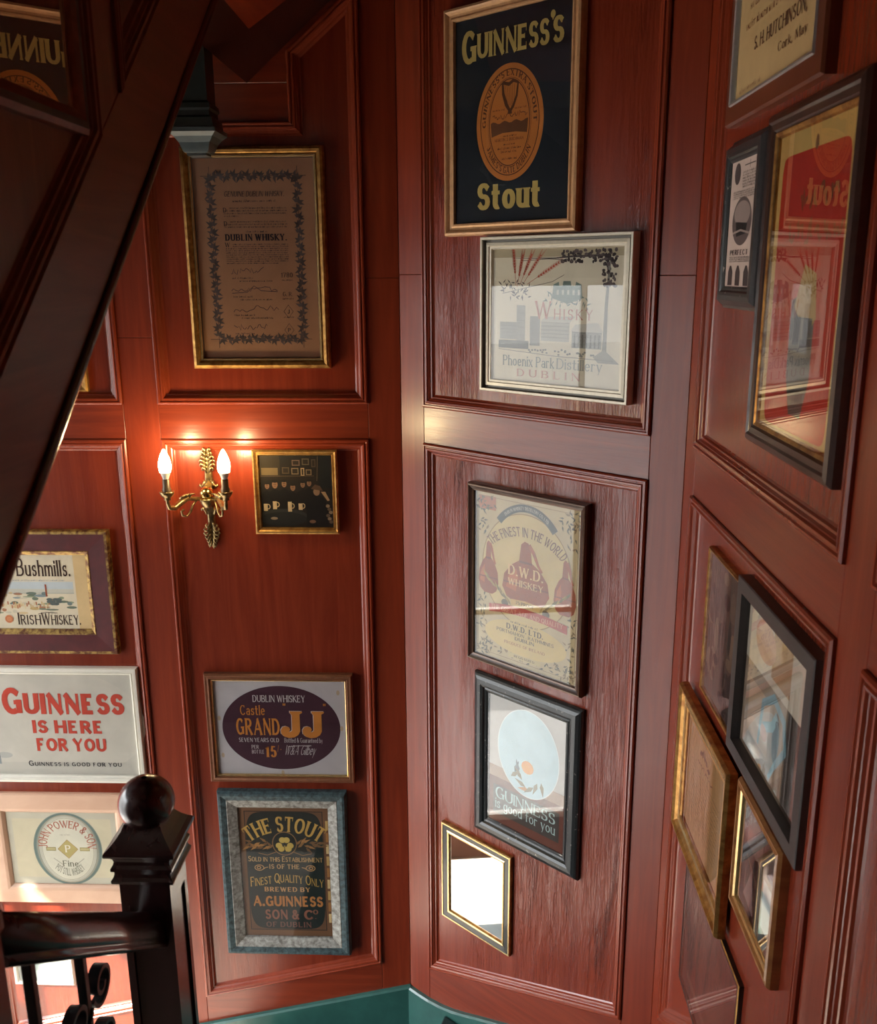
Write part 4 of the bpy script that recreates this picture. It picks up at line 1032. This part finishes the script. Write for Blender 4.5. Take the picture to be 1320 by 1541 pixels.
# ---- corner wall -------------------------------------------------
def harp(P, x, y, s, col, L=5):
    q = lambda a, b: (x + a * s, y + b * s)
    P.line([q(-.34, .48), q(-.05, .40), q(.15, .50), q(.36, .42)], [.10 * s, .12 * s, .12 * s, .08 * s], col, L)
    P.line([q(-.34, .48), q(-.30, .1), q(-.16, -.25), q(.02, -.5)], [.08 * s, .12 * s, .14 * s, .10 * s], col, L)
    P.line([q(.36, .42), q(.30, .0), q(.16, -.3), q(.0, -.5)], [.07 * s, .09 * s, .10 * s, .10 * s], col, L)
    for i in range(6): P.line([q(-.24 + i * .09, .40), q(-.10 + i * .055, -.24 - .03 * i)], .014 * s, col, L)
    P.poly([q(-.08, -.46), q(.08, -.46), q(.10, -.56), q(-.10, -.56)], col, L)
def art_guin(P, w, h):
    X = lambda f: f * w; Y = lambda f: h * (1 - f); Cm = (196, 170, 98); O = (196, 118, 52); K = (92, 52, 28)
    cr = dict(T=.135, H=.075, serif=.045, sth=.04, sp=.06, L=12)
    P.text('G', X(.125), Y(.212), h * .158, Cm, w=X(.135), **cr)
    P.text('UINNESS', X(.507), Y(.196), h * .118, Cm, w=X(.615), **cr); P.text('S', X(.885), Y(.196), h * .118, Cm, w=X(.09), **cr)
    P.ell(X(.838), Y(.066), .008, .010, Cm, 3, 16); P.line([(X(.845), Y(.066)), (X(.836), Y(.092))], [.010, .002], Cm, 3)
    cx, cy, rx, ry = X(.487), Y(.522), w * .292, h * .279
    P.ell(cx, cy, rx, ry, O, 1, 72); P.ring(cx, cy, rx * .87, ry * .90, .0028, K, 2, 72); P.ring(cx, cy, rx * .60, ry * .735, .0028, K, 2, 72); P.ring(cx, cy, rx * .64, ry * .76, .0012, K, 2, 72)
    sq = rx / ry * .90
    P.text("GUINNESS'S EXTRA STOUT", 0, 0, ry * .115, K, w=ry * .78 * 3.25, T=.115, H=.05, serif=.05, sp=.16, L=4, arc=(cx, cy + ry * .02, ry * .772, 90, 1, sq * 1.02))
    P.text("JAMES'S GATE DUBLIN", 0, 0, ry * .115, K, w=ry * .84 * 2.2, T=.115, H=.05, serif=.05, sp=.16, L=4, arc=(cx, cy, ry * .875, 268, -1, sq * .97))
    harp(P, cx + .002, cy + ry * .44, ry * .52, K, 4)
    P.copy(cx - rx * .5, cx - rx * .12, cy + ry * .22, .004, K, 4, 3); P.copy(cx + rx * .16, cx + rx * .52, cy + ry * .22, .004, K, 4, 4)
    P.scrib(cx - rx * .5, cx - rx * .05, cy + ry * .11, .007, K, .0022, 4, 16, 5); P.scrib(cx + rx * .0, cx + rx * .52, cy + ry * .13, .008, K, .0022, 4, 18, 8)
    up = [(cx + rx * (-.56 + 1.12 * i / 16), cy + ry * (.02 + .022 * math.sin(i * 1.3))) for i in range(17)]
    P.poly(up + [(cx + rx * .53, cy - ry * .20), (cx + rx * .2, cy - ry * .165), (cx - rx * .2, cy - ry * .165), (cx - rx * .53, cy - ry * .22)], (104, 62, 34), 4)
    P.copy(cx - rx * .18, cx + rx * .24, cy - ry * .235, .004, K, 4, 7)
    P.text('MARTIN J. BUCHMAN', cx, cy - ry * .31, ry * .055, K, w=rx * .86, T=.08, L=4)
    P.copy(cx - rx * .16, cx + rx * .22, cy - ry * .38, .004, K, 4, 8); P.copy(cx - rx * .34, cx + rx * .38, cy - ry * .45, .005, K, 4, 9); P.copy(cx - rx * .24, cx + rx * .28, cy - ry * .51, .005, K, 4, 10)
    P.copy(cx - rx * .22, cx + rx * .26, cy - ry * .63, .0045, K, 4, 11)
    P.text('Stout', X(.487), Y(.938), h * .135, Cm, w=X(.57), T=.14, H=.08, serif=.06, sth=.045, sp=.05)
picture('framed_poster', 'bronze-framed dark navy poster with cream lettering and an orange oval label', 'poster', 'B', .210, .692, 3.1045, 3.7215,
        [('frame', 'bronze_gold', [(0, 0), (0, .017), (.003, .025), (.009, .027), (.013, .024), (.018, .018), (.024, .017), (.029, .020), (.034, .019), (.036, .011)])],
        .036, .009, art_guin, (20, 27, 36))

def art_phoe(P, w, h):
    X = lambda f: f * w; Y = lambda f: h * (1 - f); Rd = (176, 78, 58); K = (74, 66, 68); Tl = (112, 134, 128); rr = random.Random(4)
    P.rect(0, Y(.06), w, Y(0), (182, 170, 142), 1)
    P.line([(X(.18), Y(.065)), (X(.5), Y(.07)), (X(.62), Y(.06)), (X(.9), Y(.055))], [.001, .003, .005, .006], K, 2)
    P.line([(X(.24), Y(.085)), (X(.45), Y(.075)), (X(.6), Y(.085))], .0015, K, 2)
    for i in range(130):
        f = rr.random()
        x, y = ((.55 + .42 * f, .05 + rr.uniform(-.035, .05)) if rr.random() < .6 else (.90 + rr.uniform(-.05, .05), .05 + .22 * f))
        P.ell(X(x), Y(y), rr.uniform(.003, .007), rr.uniform(.003, .006), rr.choice((K, (52, 46, 50), (96, 86, 86))), 2 + i % 3, 8)
    P.line([(X(.90), Y(.1)), (X(.885), Y(.4)), (X(.88), Y(.78))], [.006, .010, .014], (128, 128, 122), 2); P.poly([(X(.80), Y(.78)), (X(.88), Y(.72)), (X(.99), Y(.82)), (X(.84), Y(.82))], (150, 150, 142), 2)
    for bx, by, an, ln in ((.19, .27, 96, .095), (.20, .28, 78, .085), (.24, .27, 52, .10), (.28, .26, 28, .12), (.22, .27, 64, .09)):
        for k in range(9):
            t = .35 + .65 * k / 8; x = X(bx) + ln * t * math.cos(R(an)); y = Y(by) + ln * t * math.sin(R(an))
            for s in (-1, 1): P.leaf(x, y, an + s * 24, .010, .0030, Rd, 3)
            for s in (-1, 1): P.line([(x, y), (x + .03 * math.cos(R(an + s * 12)), y + .03 * math.sin(R(an + s * 12)))], .0007, Rd, 3)
        P.line([(X(bx), Y(by)), (X(bx) + ln * math.cos(R(an)), Y(by) + ln * math.sin(R(an)))], .0014, Rd, 3)
    for k in range(40): P.leaf(X(rr.uniform(.06, .3)), Y(rr.uniform(.24, .36)), rr.uniform(0, 360), .016, .004, K, 3)
    P.line([(X(.08), Y(.33)), (X(.3), Y(.28)), (X(.48), Y(.24)), (X(.57), Y(.19))], .0014, K, 3)
    P.poly([(X(.48), Y(.36)), (X(.49), Y(.26)), (X(.53), Y(.24)), (X(.535), Y(.27)), (X(.56), Y(.27)), (X(.565), Y(.235)), (X(.62), Y(.235)), (X(.625), Y(.27)), (X(.655), Y(.27)), (X(.66), Y(.24)), (X(.70), Y(.26)), (X(.71), Y(.36)), (X(.6), Y(.40))], Tl, 3)
    for i in range(5): P.rect(X(.515 + i * .04), Y(.335), X(.532 + i * .04), Y(.30), (176, 182, 168), 4)
    for k in range(40): P.leaf(X(rr.uniform(.43, .75)), Y(.37 + rr.uniform(-.07, .05) * (1 if True else 0)), rr.uniform(0, 360), .016, .004, Tl, 3)
    P.text('Whisky', X(.57), Y(.515), h * .105, (190, 128, 112), w=X(.44), T=.06, H=.035, serif=.05, sc=.72, sp=.25, first=1.25)
    # the distillery: sheds, chimney, street
    for x0, y0, x1, y1, c in ((.06, .55, .2, .68, (150, 152, 146)), (.2, .42, .27, .7, (156, 158, 152)), (.31, .50, .39, .72, (140, 142, 138)), (.40, .54, .62, .68, (170, 170, 160)), (.64, .58, .86, .72, (150, 152, 146)), (.05, .69, .3, .75, (118, 120, 116))):
        P.rect(X(x0), Y(y1), X(x1), Y(y0), c, 2)
        for i in range(5): P.line([(X(x0), Y(y0 + (y1 - y0) * i / 5)), (X(x1), Y(y0 + (y1 - y0) * i / 5))], .0012, (112, 114, 110), 3)
    P.poly([(X(.39), Y(.54)), (X(.62), Y(.54)), (X(.66), Y(.49)), (X(.43), Y(.50))], (186, 184, 172), 3); P.poly([(X(.63), Y(.60)), (X(.87), Y(.60)), (X(.83), Y(.53)), (X(.66), Y(.55))], (190, 188, 176), 3)
    for i in range(7): P.rect(X(.655 + i * .03), Y(.715), X(.667 + i * .03), Y(.62), (96, 98, 94), 3)
    for k in range(30): P.ell(X(rr.uniform(.3, .85)), Y(.76 + rr.uniform(-.02, .02)), .004, .003, (128, 128, 122), 3, 8)
    P.line([(X(.05), Y(.76)), (X(.5), Y(.79)), (X(.95), Y(.80))], .0016, (128, 128, 122), 3)
    P.text('Phoenix Park', X(.30), Y(.885), h * .080, (132, 140, 132), w=X(.42), T=.07, H=.03, serif=.05, sp=.12); P.text('Distillery', X(.70), Y(.885), h * .080, (150, 154, 146), w=X(.34), T=.06, H=.03, serif=.05, sp=.12)
    P.text('DUBLIN', X(.46), Y(.965), h * .058, (198, 150, 136), w=X(.50), T=.07, serif=.05, sp=.5)
picture('framed_poster', 'pale whisky print with red barley, in a deep champagne-coloured frame below the navy poster', 'poster', 'B', .3575, .8755, 2.6565, 3.0995,
        [('frame', ['champagne', 'champagne', 'champagne', 'champagne', 'champagne_dark', 'champagne_dark'], [(0, 0), (0, .027), (.002, .030), (.008, .030), (.009, .026), (.010, .012), (.016, .012)]), ('liner', 'champagne', [(.016, .012), (.017, .020), (.026, .021), (.028, .018), (.034, .018), (.037, .011)])],
        .037, .010, art_phoe, (220, 212, 190), plabel='pale print with red barley')

def art_dwd(P, w, h):
    X = lambda f: f * w; Y = lambda f: h * (1 - f); Cp = (150, 76, 44); K = (62, 52, 48); rr = random.Random(6)
    for i in range(340):
        e = rr.choice('lrtb'); a = rr.random()
        x, y = {'l': (.04 + .07 * rr.random(), a), 'r': (.89 + .07 * rr.random(), a), 't': (a, .03 + .09 * rr.random()), 'b': (a, .90 + .07 * rr.random())}[e]
        if .2 < a < .8 and e == 't' or (e in 'lr' and .25 < y < .62): continue
        P.leaf(X(x), Y(y), rr.uniform(0, 360), .018, .006, rr.choice(((96, 92, 74), (72, 74, 62), (130, 110, 78))), 1 + i % 4)
    P.rect(X(.03), Y(.1), X(.2), Y(.02), (178, 110, 78), 1)
    P.line([(X(.025), Y(.975)), (X(.975), Y(.975)), (X(.975), Y(.025)), (X(.025), Y(.025))], .003, (150, 128, 96), 2, True)
    P.ell(X(.5), Y(.42), X(.43), h * .335, (206, 184, 128), 4); P.ring(X(.5), Y(.42), X(.43), h * .335, .003, (150, 124, 78), 5)
    P.ring(X(.5), Y(.36), X(.36), h * .31, .024, (70, 76, 76), 6, 40, 42, 138)
    P.text('DUBLIN WHISKEY DISTILLERY CO. LTD.', 0, 0, h * .020, (190, 184, 170), w=w * .50, T=.08, L=12, arc=(X(.5), Y(.36), h * .30, 90, 1, (w * .36) / (h * .31)))
    P.text('THE FINEST IN THE WORLD', 0, 0, h * .055, (112, 76, 62), w=w * .65, T=.085, H=.05, serif=.03, sp=.13, L=12, arc=(X(.5), Y(.52), h * .305, 90, 1, 1.14))
    def still(cx, by, s, L, xf):
        q = lambda a, b: (X(cx) + a * s * xf, Y(by) + b * s)
        P.poly([q(-.5, .25), q(-.46, .52), (q(-.3, .74)), q(-.14, .86), q(-.10, 1.2), q(-.03, 1.27), q(.05, 1.25), q(.10, 1.14), q(.13, .86), q(.3, .74), q(.46, .52), q(.5, .25), q(.4, .05), q(.2, -.04), q(-.2, -.04), q(-.4, .05)], Cp, L)
        P.poly([q(-.42, .25), q(-.36, .5), q(-.2, .68), q(-.16, .5), q(-.2, .2)], (186, 106, 62), L + 1)
        P.line([q(.06, 1.22), q(.16, 1.08), q(.26, .84), q(.34, .72)], [.09 * s, .08 * s, .06 * s, .05 * s], (166, 88, 52), L + 1)
        P.line([q(-.13, .84), q(.13, .84)], .04 * s, (112, 54, 34), L + 1); P.line([q(-.48, .36), q(.48, .36)], .03 * s, (118, 58, 36), L + 1)
    still(.13, .595, .132, 6, .62); still(.87, .60, .132, 6, .62); still(.50, .605, .155, 8, 1.18)
    P.text('D.W.D.', X(.5), Y(.455), h * .062, (222, 190, 138), w=X(.34), T=.10, H=.04, serif=.06, sth=.04, L=11)
    P.text('WHISKEY', X(.5), Y(.515), h * .040, (222, 190, 138), w=X(.34), T=.09, H=.04, serif=.04, L=11)
    for sg in (-1, 1):
        for i in range(12): P.leaf(X(.5 + sg * (.14 + .022 * i)), Y(.64 - .012 * i), 90 - sg * 40 + rr.uniform(-20, 20), .03, .008, rr.choice(((176, 150, 84), (140, 118, 66), (112, 98, 58))), 10 + i % 3)
        P.ell(X(.5 + sg * .2), Y(.635), .014, .012, (96, 84, 60), 12, 14)
    P.poly([(X(.36), Y(.635)), (X(.36), Y(.60)), (X(.5), Y(.592)), (X(.64), Y(.60)), (X(.64), Y(.635)), (X(.5), Y(.625))], (206, 172, 108), 13); P.text('25 PROOF', X(.5), Y(.624), h * .020, (70, 56, 44), w=X(.18), T=.09, L=14)
    P.poly([(X(.14), Y(.665)), (X(.3), Y(.645)), (X(.5), Y(.638)), (X(.7), Y(.645)), (X(.90), Y(.665)), (X(.90), Y(.715)), (X(.7), Y(.695)), (X(.5), Y(.688)), (X(.3), Y(.695)), (X(.14), Y(.715))], (176, 74, 60), 14)
    P.text('THE GREAT AGE AND QUALITY', X(.51), Y(.690), h * .028, (214, 162, 130), w=X(.70), T=.085, H=.04, serif=.03, L=15)
    P.ell(X(.5), Y(.83), X(.40), h * .105, (208, 184, 122), 5)
    P.copy(X(.36), X(.64), Y(.745), .006, K, 8, 3)
    P.text('D.W.D. LTD.', X(.5), Y(.788), h * .034, K, w=X(.36), T=.11, H=.045, serif=.05, L=8)
    P.text('PORTMAHON . RATHMINES', X(.5), Y(.818), h * .021, K, w=X(.56), T=.085, serif=.04, L=8); P.text('DUBLIN', X(.5), Y(.846), h * .021, K, w=X(.19), T=.09, serif=.04, L=8)
    P.text('PRODUCE OF IRELAND', X(.5), Y(.882), h * .018, (150, 104, 70), w=X(.40), T=.08, L=8)
    P.rect(X(.34), Y(.96), X(.66), Y(.93), (196, 178, 128), 6); P.text('REGISTERED', X(.5), Y(.953), h * .014, K, w=X(.2), T=.09, L=8)
picture('framed_poster', 'brown-framed whiskey poster with copper pot stills below the wooden rail', 'poster', 'B', .3075, .759, 1.7745, 2.3655,
        [('frame', ['dark_brown', 'dark_brown', 'dark_brown_lip', 'dark_brown', 'dark_brown', 'dark_brown_lip', 'dark_brown'], [(0, 0), (0, .022), (.004, .029), (.008, .030), (.014, .026), (.018, .024), (.023, .022), (.025, .013)])],
        .025, .011, art_dwd, (192, 174, 134))

def art_gek(P, w, h):
    X = lambda f: f * w; Y = lambda f: h * (1 - f); rr = random.Random(8); Tl = (166, 196, 194)
    P.rect(0, 0, w, Y(.62), (96, 52, 40), 1); P.rect(0, Y(.64), w, Y(.55), (150, 122, 100), 1)
    P.ell(X(.52), Y(.36), X(.40), h * .33, (176, 204, 212), 3); P.ring(X(.52), Y(.36), X(.40), h * .33, .003, (206, 220, 220), 4)
    for i in range(9): P.leaf(X(.30 + .05 * i), Y(.58 - .05 * math.sin(i)), 40 + 30 * i, .05, .016, rr.choice(((120, 112, 84), (64, 84, 96), (176, 126, 72))), 5)
    P.ell(X(.52), Y(.46), X(.08), h * .05, (206, 140, 62), 6, 16)
    P.rect(X(.06), Y(.93), X(.94), Y(.70), (58, 56, 54), 4)
    P.text('GUINNESS', X(.49), Y(.805), h * .085, Tl, w=X(.80), T=.075, H=.035, serif=.05, sp=.07, L=6, first=1.1)
    P.text('is good for you', X(.49), Y(.885), h * .078, Tl, w=X(.80), T=.06, H=.035, serif=.035, sp=.10, L=6)
picture('framed_mirror', 'worn black wide-framed bar mirror with a pale blue oval and teal lettering', 'mirror', 'B', .3285, .7615, 1.1465, 1.7305,
        [('frame', 'black_worn', [(0, 0), (0, .010), (.004, .016), (.010, .020), (.020, .024), (.034, .025), (.042, .021), (.046, .015), (.050, .017), (.055, .015), (.062, .009)])],
        .062, .006, art_gek, (176, 172, 166))
def art_blank(P, w, h):
    P.rect(0, h * .72, w, h, (196, 182, 150), 1); P.rect(w * .2, h * .8, w * .42, h, (128, 122, 116), 2); P.rect(w * .42, h * .74, w * .66, h * .97, (206, 192, 158), 2); P.rect(w * .7, h * .75, w, h, (150, 138, 122), 2)
    P.line([(0, h * .36), (w, h * .31)], .004, (214, 226, 224), 2)
picture('framed_mirror', 'small plain mirror in a black frame with gold edges, lowest on the corner wall', 'mirror', 'B', .1735, .4935, .712, 1.101,
        [('frame', ['gilt_old', 'gilt_bright', 'gilt_bright', 'black_lacquer', 'black_lacquer', 'gilt_bright', 'gilt_bright', 'gilt_old'], [(0, 0), (0, .012), (.002, .016), (.007, .016), (.009, .014), (.026, .013), (.029, .015), (.035, .014), (.039, .007)])],
        .039, .004, None, glass='clear_mirror')

# ---- right wall --------------------------------------------------
def art_hutch(P, w, h):
    X = lambda f: f * w; K = (120, 74, 44)
    for i in range(14): P.copy(X(.10), X(.88), .122 + i * .034, .012, K, 2, 20 + i, first=.02 * (i % 3))
    P.text('S. H. HUTCHINSON,', X(.55), .073, .024, (104, 70, 50), w=X(.62), T=.085, serif=.05, L=12)
    P.text('Cork, May', X(.72), .038, .016, (112, 76, 52), w=X(.32), T=.07, serif=.03, L=12)
    P.copy(X(.06), X(.36), .008, .008, (150, 112, 76), 2, 40)
picture('framed_notice', 'cream printed notice in an auburn wooden frame, above the red poster', 'framed notice', 'C', .222, .787, 3.293, 3.93,
        [('frame', 'auburn_frame', [(0, 0), (0, .018), (.004, .024), (.036, .024)]), ('slip', 'silver_lip', [(.036, .024), (.038, .028), (.043, .026), (.046, .018)])],
        .046, .016, art_hutch, (196, 164, 114), glass=None)
def art_oval(P, w, h):
    X = lambda f: f * w; Y = lambda f: h * (1 - f); K = (70, 60, 60)
    P.ell(X(.24), Y(.10), X(.12), h * .085, (84, 72, 72), 2, 20); P.line([(X(.5), Y(.05)), (X(.9), Y(.05))], .002, K); P.line([(X(.7), Y(.02)), (X(.7), Y(.08))], .002, K)
    for i in range(6): P.copy(X(.45), X(.92), Y(.11 + i * .022), .004, K, 2, i)
    for i in range(4): P.copy(X(.12), X(.92), Y(.25 + i * .016), .003, K, 2, 10 + i)
    P.ell(X(.52), Y(.48), X(.37), h * .19, (96, 82, 80), 2); P.ell(X(.52), Y(.42), X(.30), h * .10, (150, 132, 126), 3); P.poly([(X(.3), Y(.48)), (X(.74), Y(.50)), (X(.70), Y(.58)), (X(.34), Y(.60))], (34, 30, 32), 4); P.line([(X(.2), Y(.57)), (X(.5), Y(.55)), (X(.85), Y(.58))], .004, (160, 144, 136), 5)
    P.text('PERFECT', X(.5), Y(.745), .010, K, w=X(.7), T=.1, L=12)
    for i in range(3): P.copy(X(.12), X(.92), Y(.77 + i * .016), .003, K, 2, 30 + i)
    for x in (.2, .5, .82): P.poly([(X(x - .09), Y(.99)), (X(x - .09), Y(.88)), (X(x - .03), Y(.83)), (X(x + .03), Y(.83)), (X(x + .09), Y(.88)), (X(x + .09), Y(.99))], (70, 58, 58), 3)
picture('framed_print', 'black-framed narrow monochrome print with an oval scene, left of the red poster', 'print', 'C', .240, .516, 2.922, 3.262,
        [('frame', 'charcoal_wood', [(0, 0), (0, .006), (.006, .009), (.012, .018), (.018, .025), (.028, .026)]), ('slip', 'black_worn', [(.028, .026), (.034, .025), (.038, .022), (.042, .021), (.046, .019)])],
        .046, .017, art_oval, (206, 184, 172), glass=None)
def art_red(P, w, h):
    X = lambda f: f * w; Y = lambda f: h * (1 - f)
    o = [(.5 + .44 * math.copysign(abs(math.cos(R(a))) ** .12, math.cos(R(a))), .53 + .46 * math.copysign(abs(math.sin(R(a))) ** .12, math.sin(R(a)))) for a in range(2, 362, 4)]
    P.poly([(X(x), Y(y)) for x, y in o], (192, 50, 34), 1)
    for i, c in enumerate(((150, 66, 40), (156, 74, 46), (150, 66, 40), (158, 78, 50))): P.scrib(X(.36 + .13 * i), X(.45 + .13 * i), Y(.22), .022, (148, 78, 44), .008, 2, 6, 3 + i)
    for i in range(6): P.scrib(X(.22 + .12 * i), X(.31 + .12 * i), Y(.325), .022, (152, 84, 48), .008, 2, 6, 13 + i)
    P.poly([(X(.44), Y(.93)), (X(.36), Y(.80)), (X(.36), Y(.55)), (X(.50), Y(.52)), (X(.68), Y(.55)), (X(.68), Y(.80)), (X(.60), Y(.93))], (92, 80, 74), 2)
    P.poly([(X(.40), Y(.57)), (X(.5), Y(.43)), (X(.66), Y(.46)), (X(.70), Y(.60)), (X(.6), Y(.66))], (176, 140, 76), 3); P.rect(X(.38), Y(.76), X(.66), Y(.60), (70, 60, 58), 4); P.rect(X(.42), Y(.88), X(.62), Y(.84), (60, 48, 44), 4)
    P.ell(X(.52), Y(.055), .008, .012, (92, 80, 62), 3, 14)
picture('framed_poster', 'large red poster with a cream edge, in a stepped dark brown frame', 'poster', 'C', .5225, .966, 2.676, 3.273,
        [('frame', 'dark_brown', [(0, 0), (0, .014), (.006, .021), (.016, .024), (.020, .020), (.030, .018), (.034, .013)]), ('slip', 'gilt_old', [(.034, .013), (.036, .016), (.042, .014), (.045, .009)])],
        .045, .007, art_red, (212, 176, 104))
def art_blue(P, w, h):
    X = lambda f: f * w; Y = lambda f: h * (1 - f)
    P.rect(0, Y(.40), w, Y(0), (206, 196, 178), 1); P.rect(X(.42), Y(.34), X(.7), Y(0), (176, 140, 104), 2); P.ell(X(.3), Y(.18), .06, .04, (196, 150, 128), 2, 20)
    P.rect(X(.7), Y(1), X(1), Y(.4), (70, 58, 50), 1); P.rect(X(.1), Y(.86), X(.45), Y(.5), (186, 160, 134), 2)
    P.line([(X(.30), Y(.85)), (X(.34), Y(.55)), (X(.5), Y(.44)), (X(.66), Y(.5)), (X(.7), Y(.66)), (X(.58), Y(.82)), (X(.5), Y(.95))], [.010, .016, .020, .020, .018, .014, .010], (120, 158, 170), 4)
    P.line([(X(.36), Y(.7)), (X(.5), Y(.62)), (X(.56), Y(.52))], .020, (128, 164, 172), 4); P.ell(X(.56), Y(.66), .018, .05, (62, 60, 64), 3, 24); P.text('S', X(.57), Y(.64), .03, (40, 40, 44), T=.1, L=5)
    P.ell(X(.38), Y(.73), .02, .016, (176, 108, 62), 5, 14)
picture('framed_mirror', 'black box-framed picture with a pale blue ribbon, frontmost on the right wall', 'framed picture', 'C', .573, 1.000, 2.036, 2.412,
        [('frame', 'black_matt', [(0, 0), (0, .024), (.002, .026), (.030, .026), (.032, .010)])], .032, .007, art_blue, (150, 132, 112))
def art_sepia(P, w, h):
    rr = random.Random(9)
    for i in range(40): P.ell(rr.uniform(.04, .96) * w, rr.uniform(.04, .96) * h, rr.uniform(.01, .03), rr.uniform(.01, .045), rr.choice(((96, 76, 70), (128, 104, 92), (150, 122, 104), (70, 56, 54))), 1 + i % 5, 14)
picture('framed_photograph', 'slim gilt-framed sepia photograph just left of the black box frame', 'photograph', 'C', .300, .565, 2.038, 2.391,
        [('frame', 'gilt_old', [(0, 0), (0, .012), (.003, .017), (.007, .016), (.010, .011)])], .010, .008, art_sepia, (112, 90, 82))
def art_script(P, w, h):
    K = (122, 84, 62)
    for i in range(13): P.scrib(w * .12, w * .88, h * (.16 + .042 * i), .003, (140, 104, 74), .0016, 2, 40, i)
    for i in range(5): P.leaf(w * (.34 + .07 * i), h * .82, 30 + 40 * i, .03, .014, K, 2)
    P.scrib(w * .3, w * .7, h * .74, .006, K, .003, 3, 20, 30)
picture('framed_certificate', 'ornate gold-framed handwritten document with a beaded edge on the right wall', 'certificate', 'C', .167, .617, 1.592, 1.992,
        [('frame', 'gilt_old', [(0, 0), (0, .016), (.004, .024), (.009, .024), (.013, .018), (.022, .012)]), ('scoop', 'gilt_bright', [(.022, .012), (.030, .009), (.037, .013), (.041, .014)]), ('slip', 'gilt_old', [(.041, .014), (.048, .012), (.055, .008)])],
        .055, .005, art_script, (206, 158, 108), back=-.004)
def art_night(P, w, h):
    X = lambda f: f * w; Y = lambda f: h * (1 - f)
    P.poly([(X(.1), Y(.9)), (X(.3), Y(.55)), (X(.42), Y(.95))], (150, 124, 120), 1); P.rect(X(.1), Y(.4), X(.55), Y(.1), (112, 92, 84), 1); P.rect(X(.6), Y(.9), X(.92), Y(.35), (70, 56, 46), 2); P.rect(X(.64), Y(.86), X(.9), Y(.42), (170, 176, 178), 3)
    P.line([(X(.12), Y(.5)), (X(.5), Y(.62))], .004, (130, 100, 80), 2)
picture('framed_photograph', 'honey-gold wooden-framed dark photograph below the black box frame', 'photograph', 'C', .662, .921, 1.730, 2.014,
        [('frame', 'honey_gilt', [(0, 0), (0, .016), (.004, .023), (.009, .022), (.013, .024), (.017, .018)]), ('slip', 'gilt_bright', [(.017, .018), (.020, .021), (.024, .018), (.027, .010)])],
        .027, .008, art_night, (58, 46, 46))
def art_brown(P, w, h):
    P.ell(w * .5, h * .55, w * .3, h * .3, (104, 66, 58), 1); P.rect(w * .1, h * .1, w * .9, h * .16, (122, 86, 76), 1)
picture('framed_print', 'slim dark-framed reddish print, lowest on the right wall', 'print', 'C', .275, .742, 1.20, 1.580,
        [('frame', ['black_lacquer', 'gilt_old', 'black_lacquer', 'black_lacquer'], [(0, 0), (0, .010), (.003, .012), (.010, .011), (.012, .008)])], .012, .005, art_brown, (92, 54, 48))

# ---- stair side --------------------------------------------------
picture('framed_mirror', 'dark bronze mirror on the stair side reflecting the lettering of the navy poster', 'mirror', 'S', .62, 1.462, 3.200, 4.15,
        [('frame', ['stair_wood_upright', 'stair_wood_upright', 'charcoal_wood', 'stair_wood_upright', 'brown_bronze'], [(0, 0), (0, .014), (.008, .019), (.018, .019), (.026, .014), (.034, .008)])],
        .034, .004, None, glass='bronze_mirror')
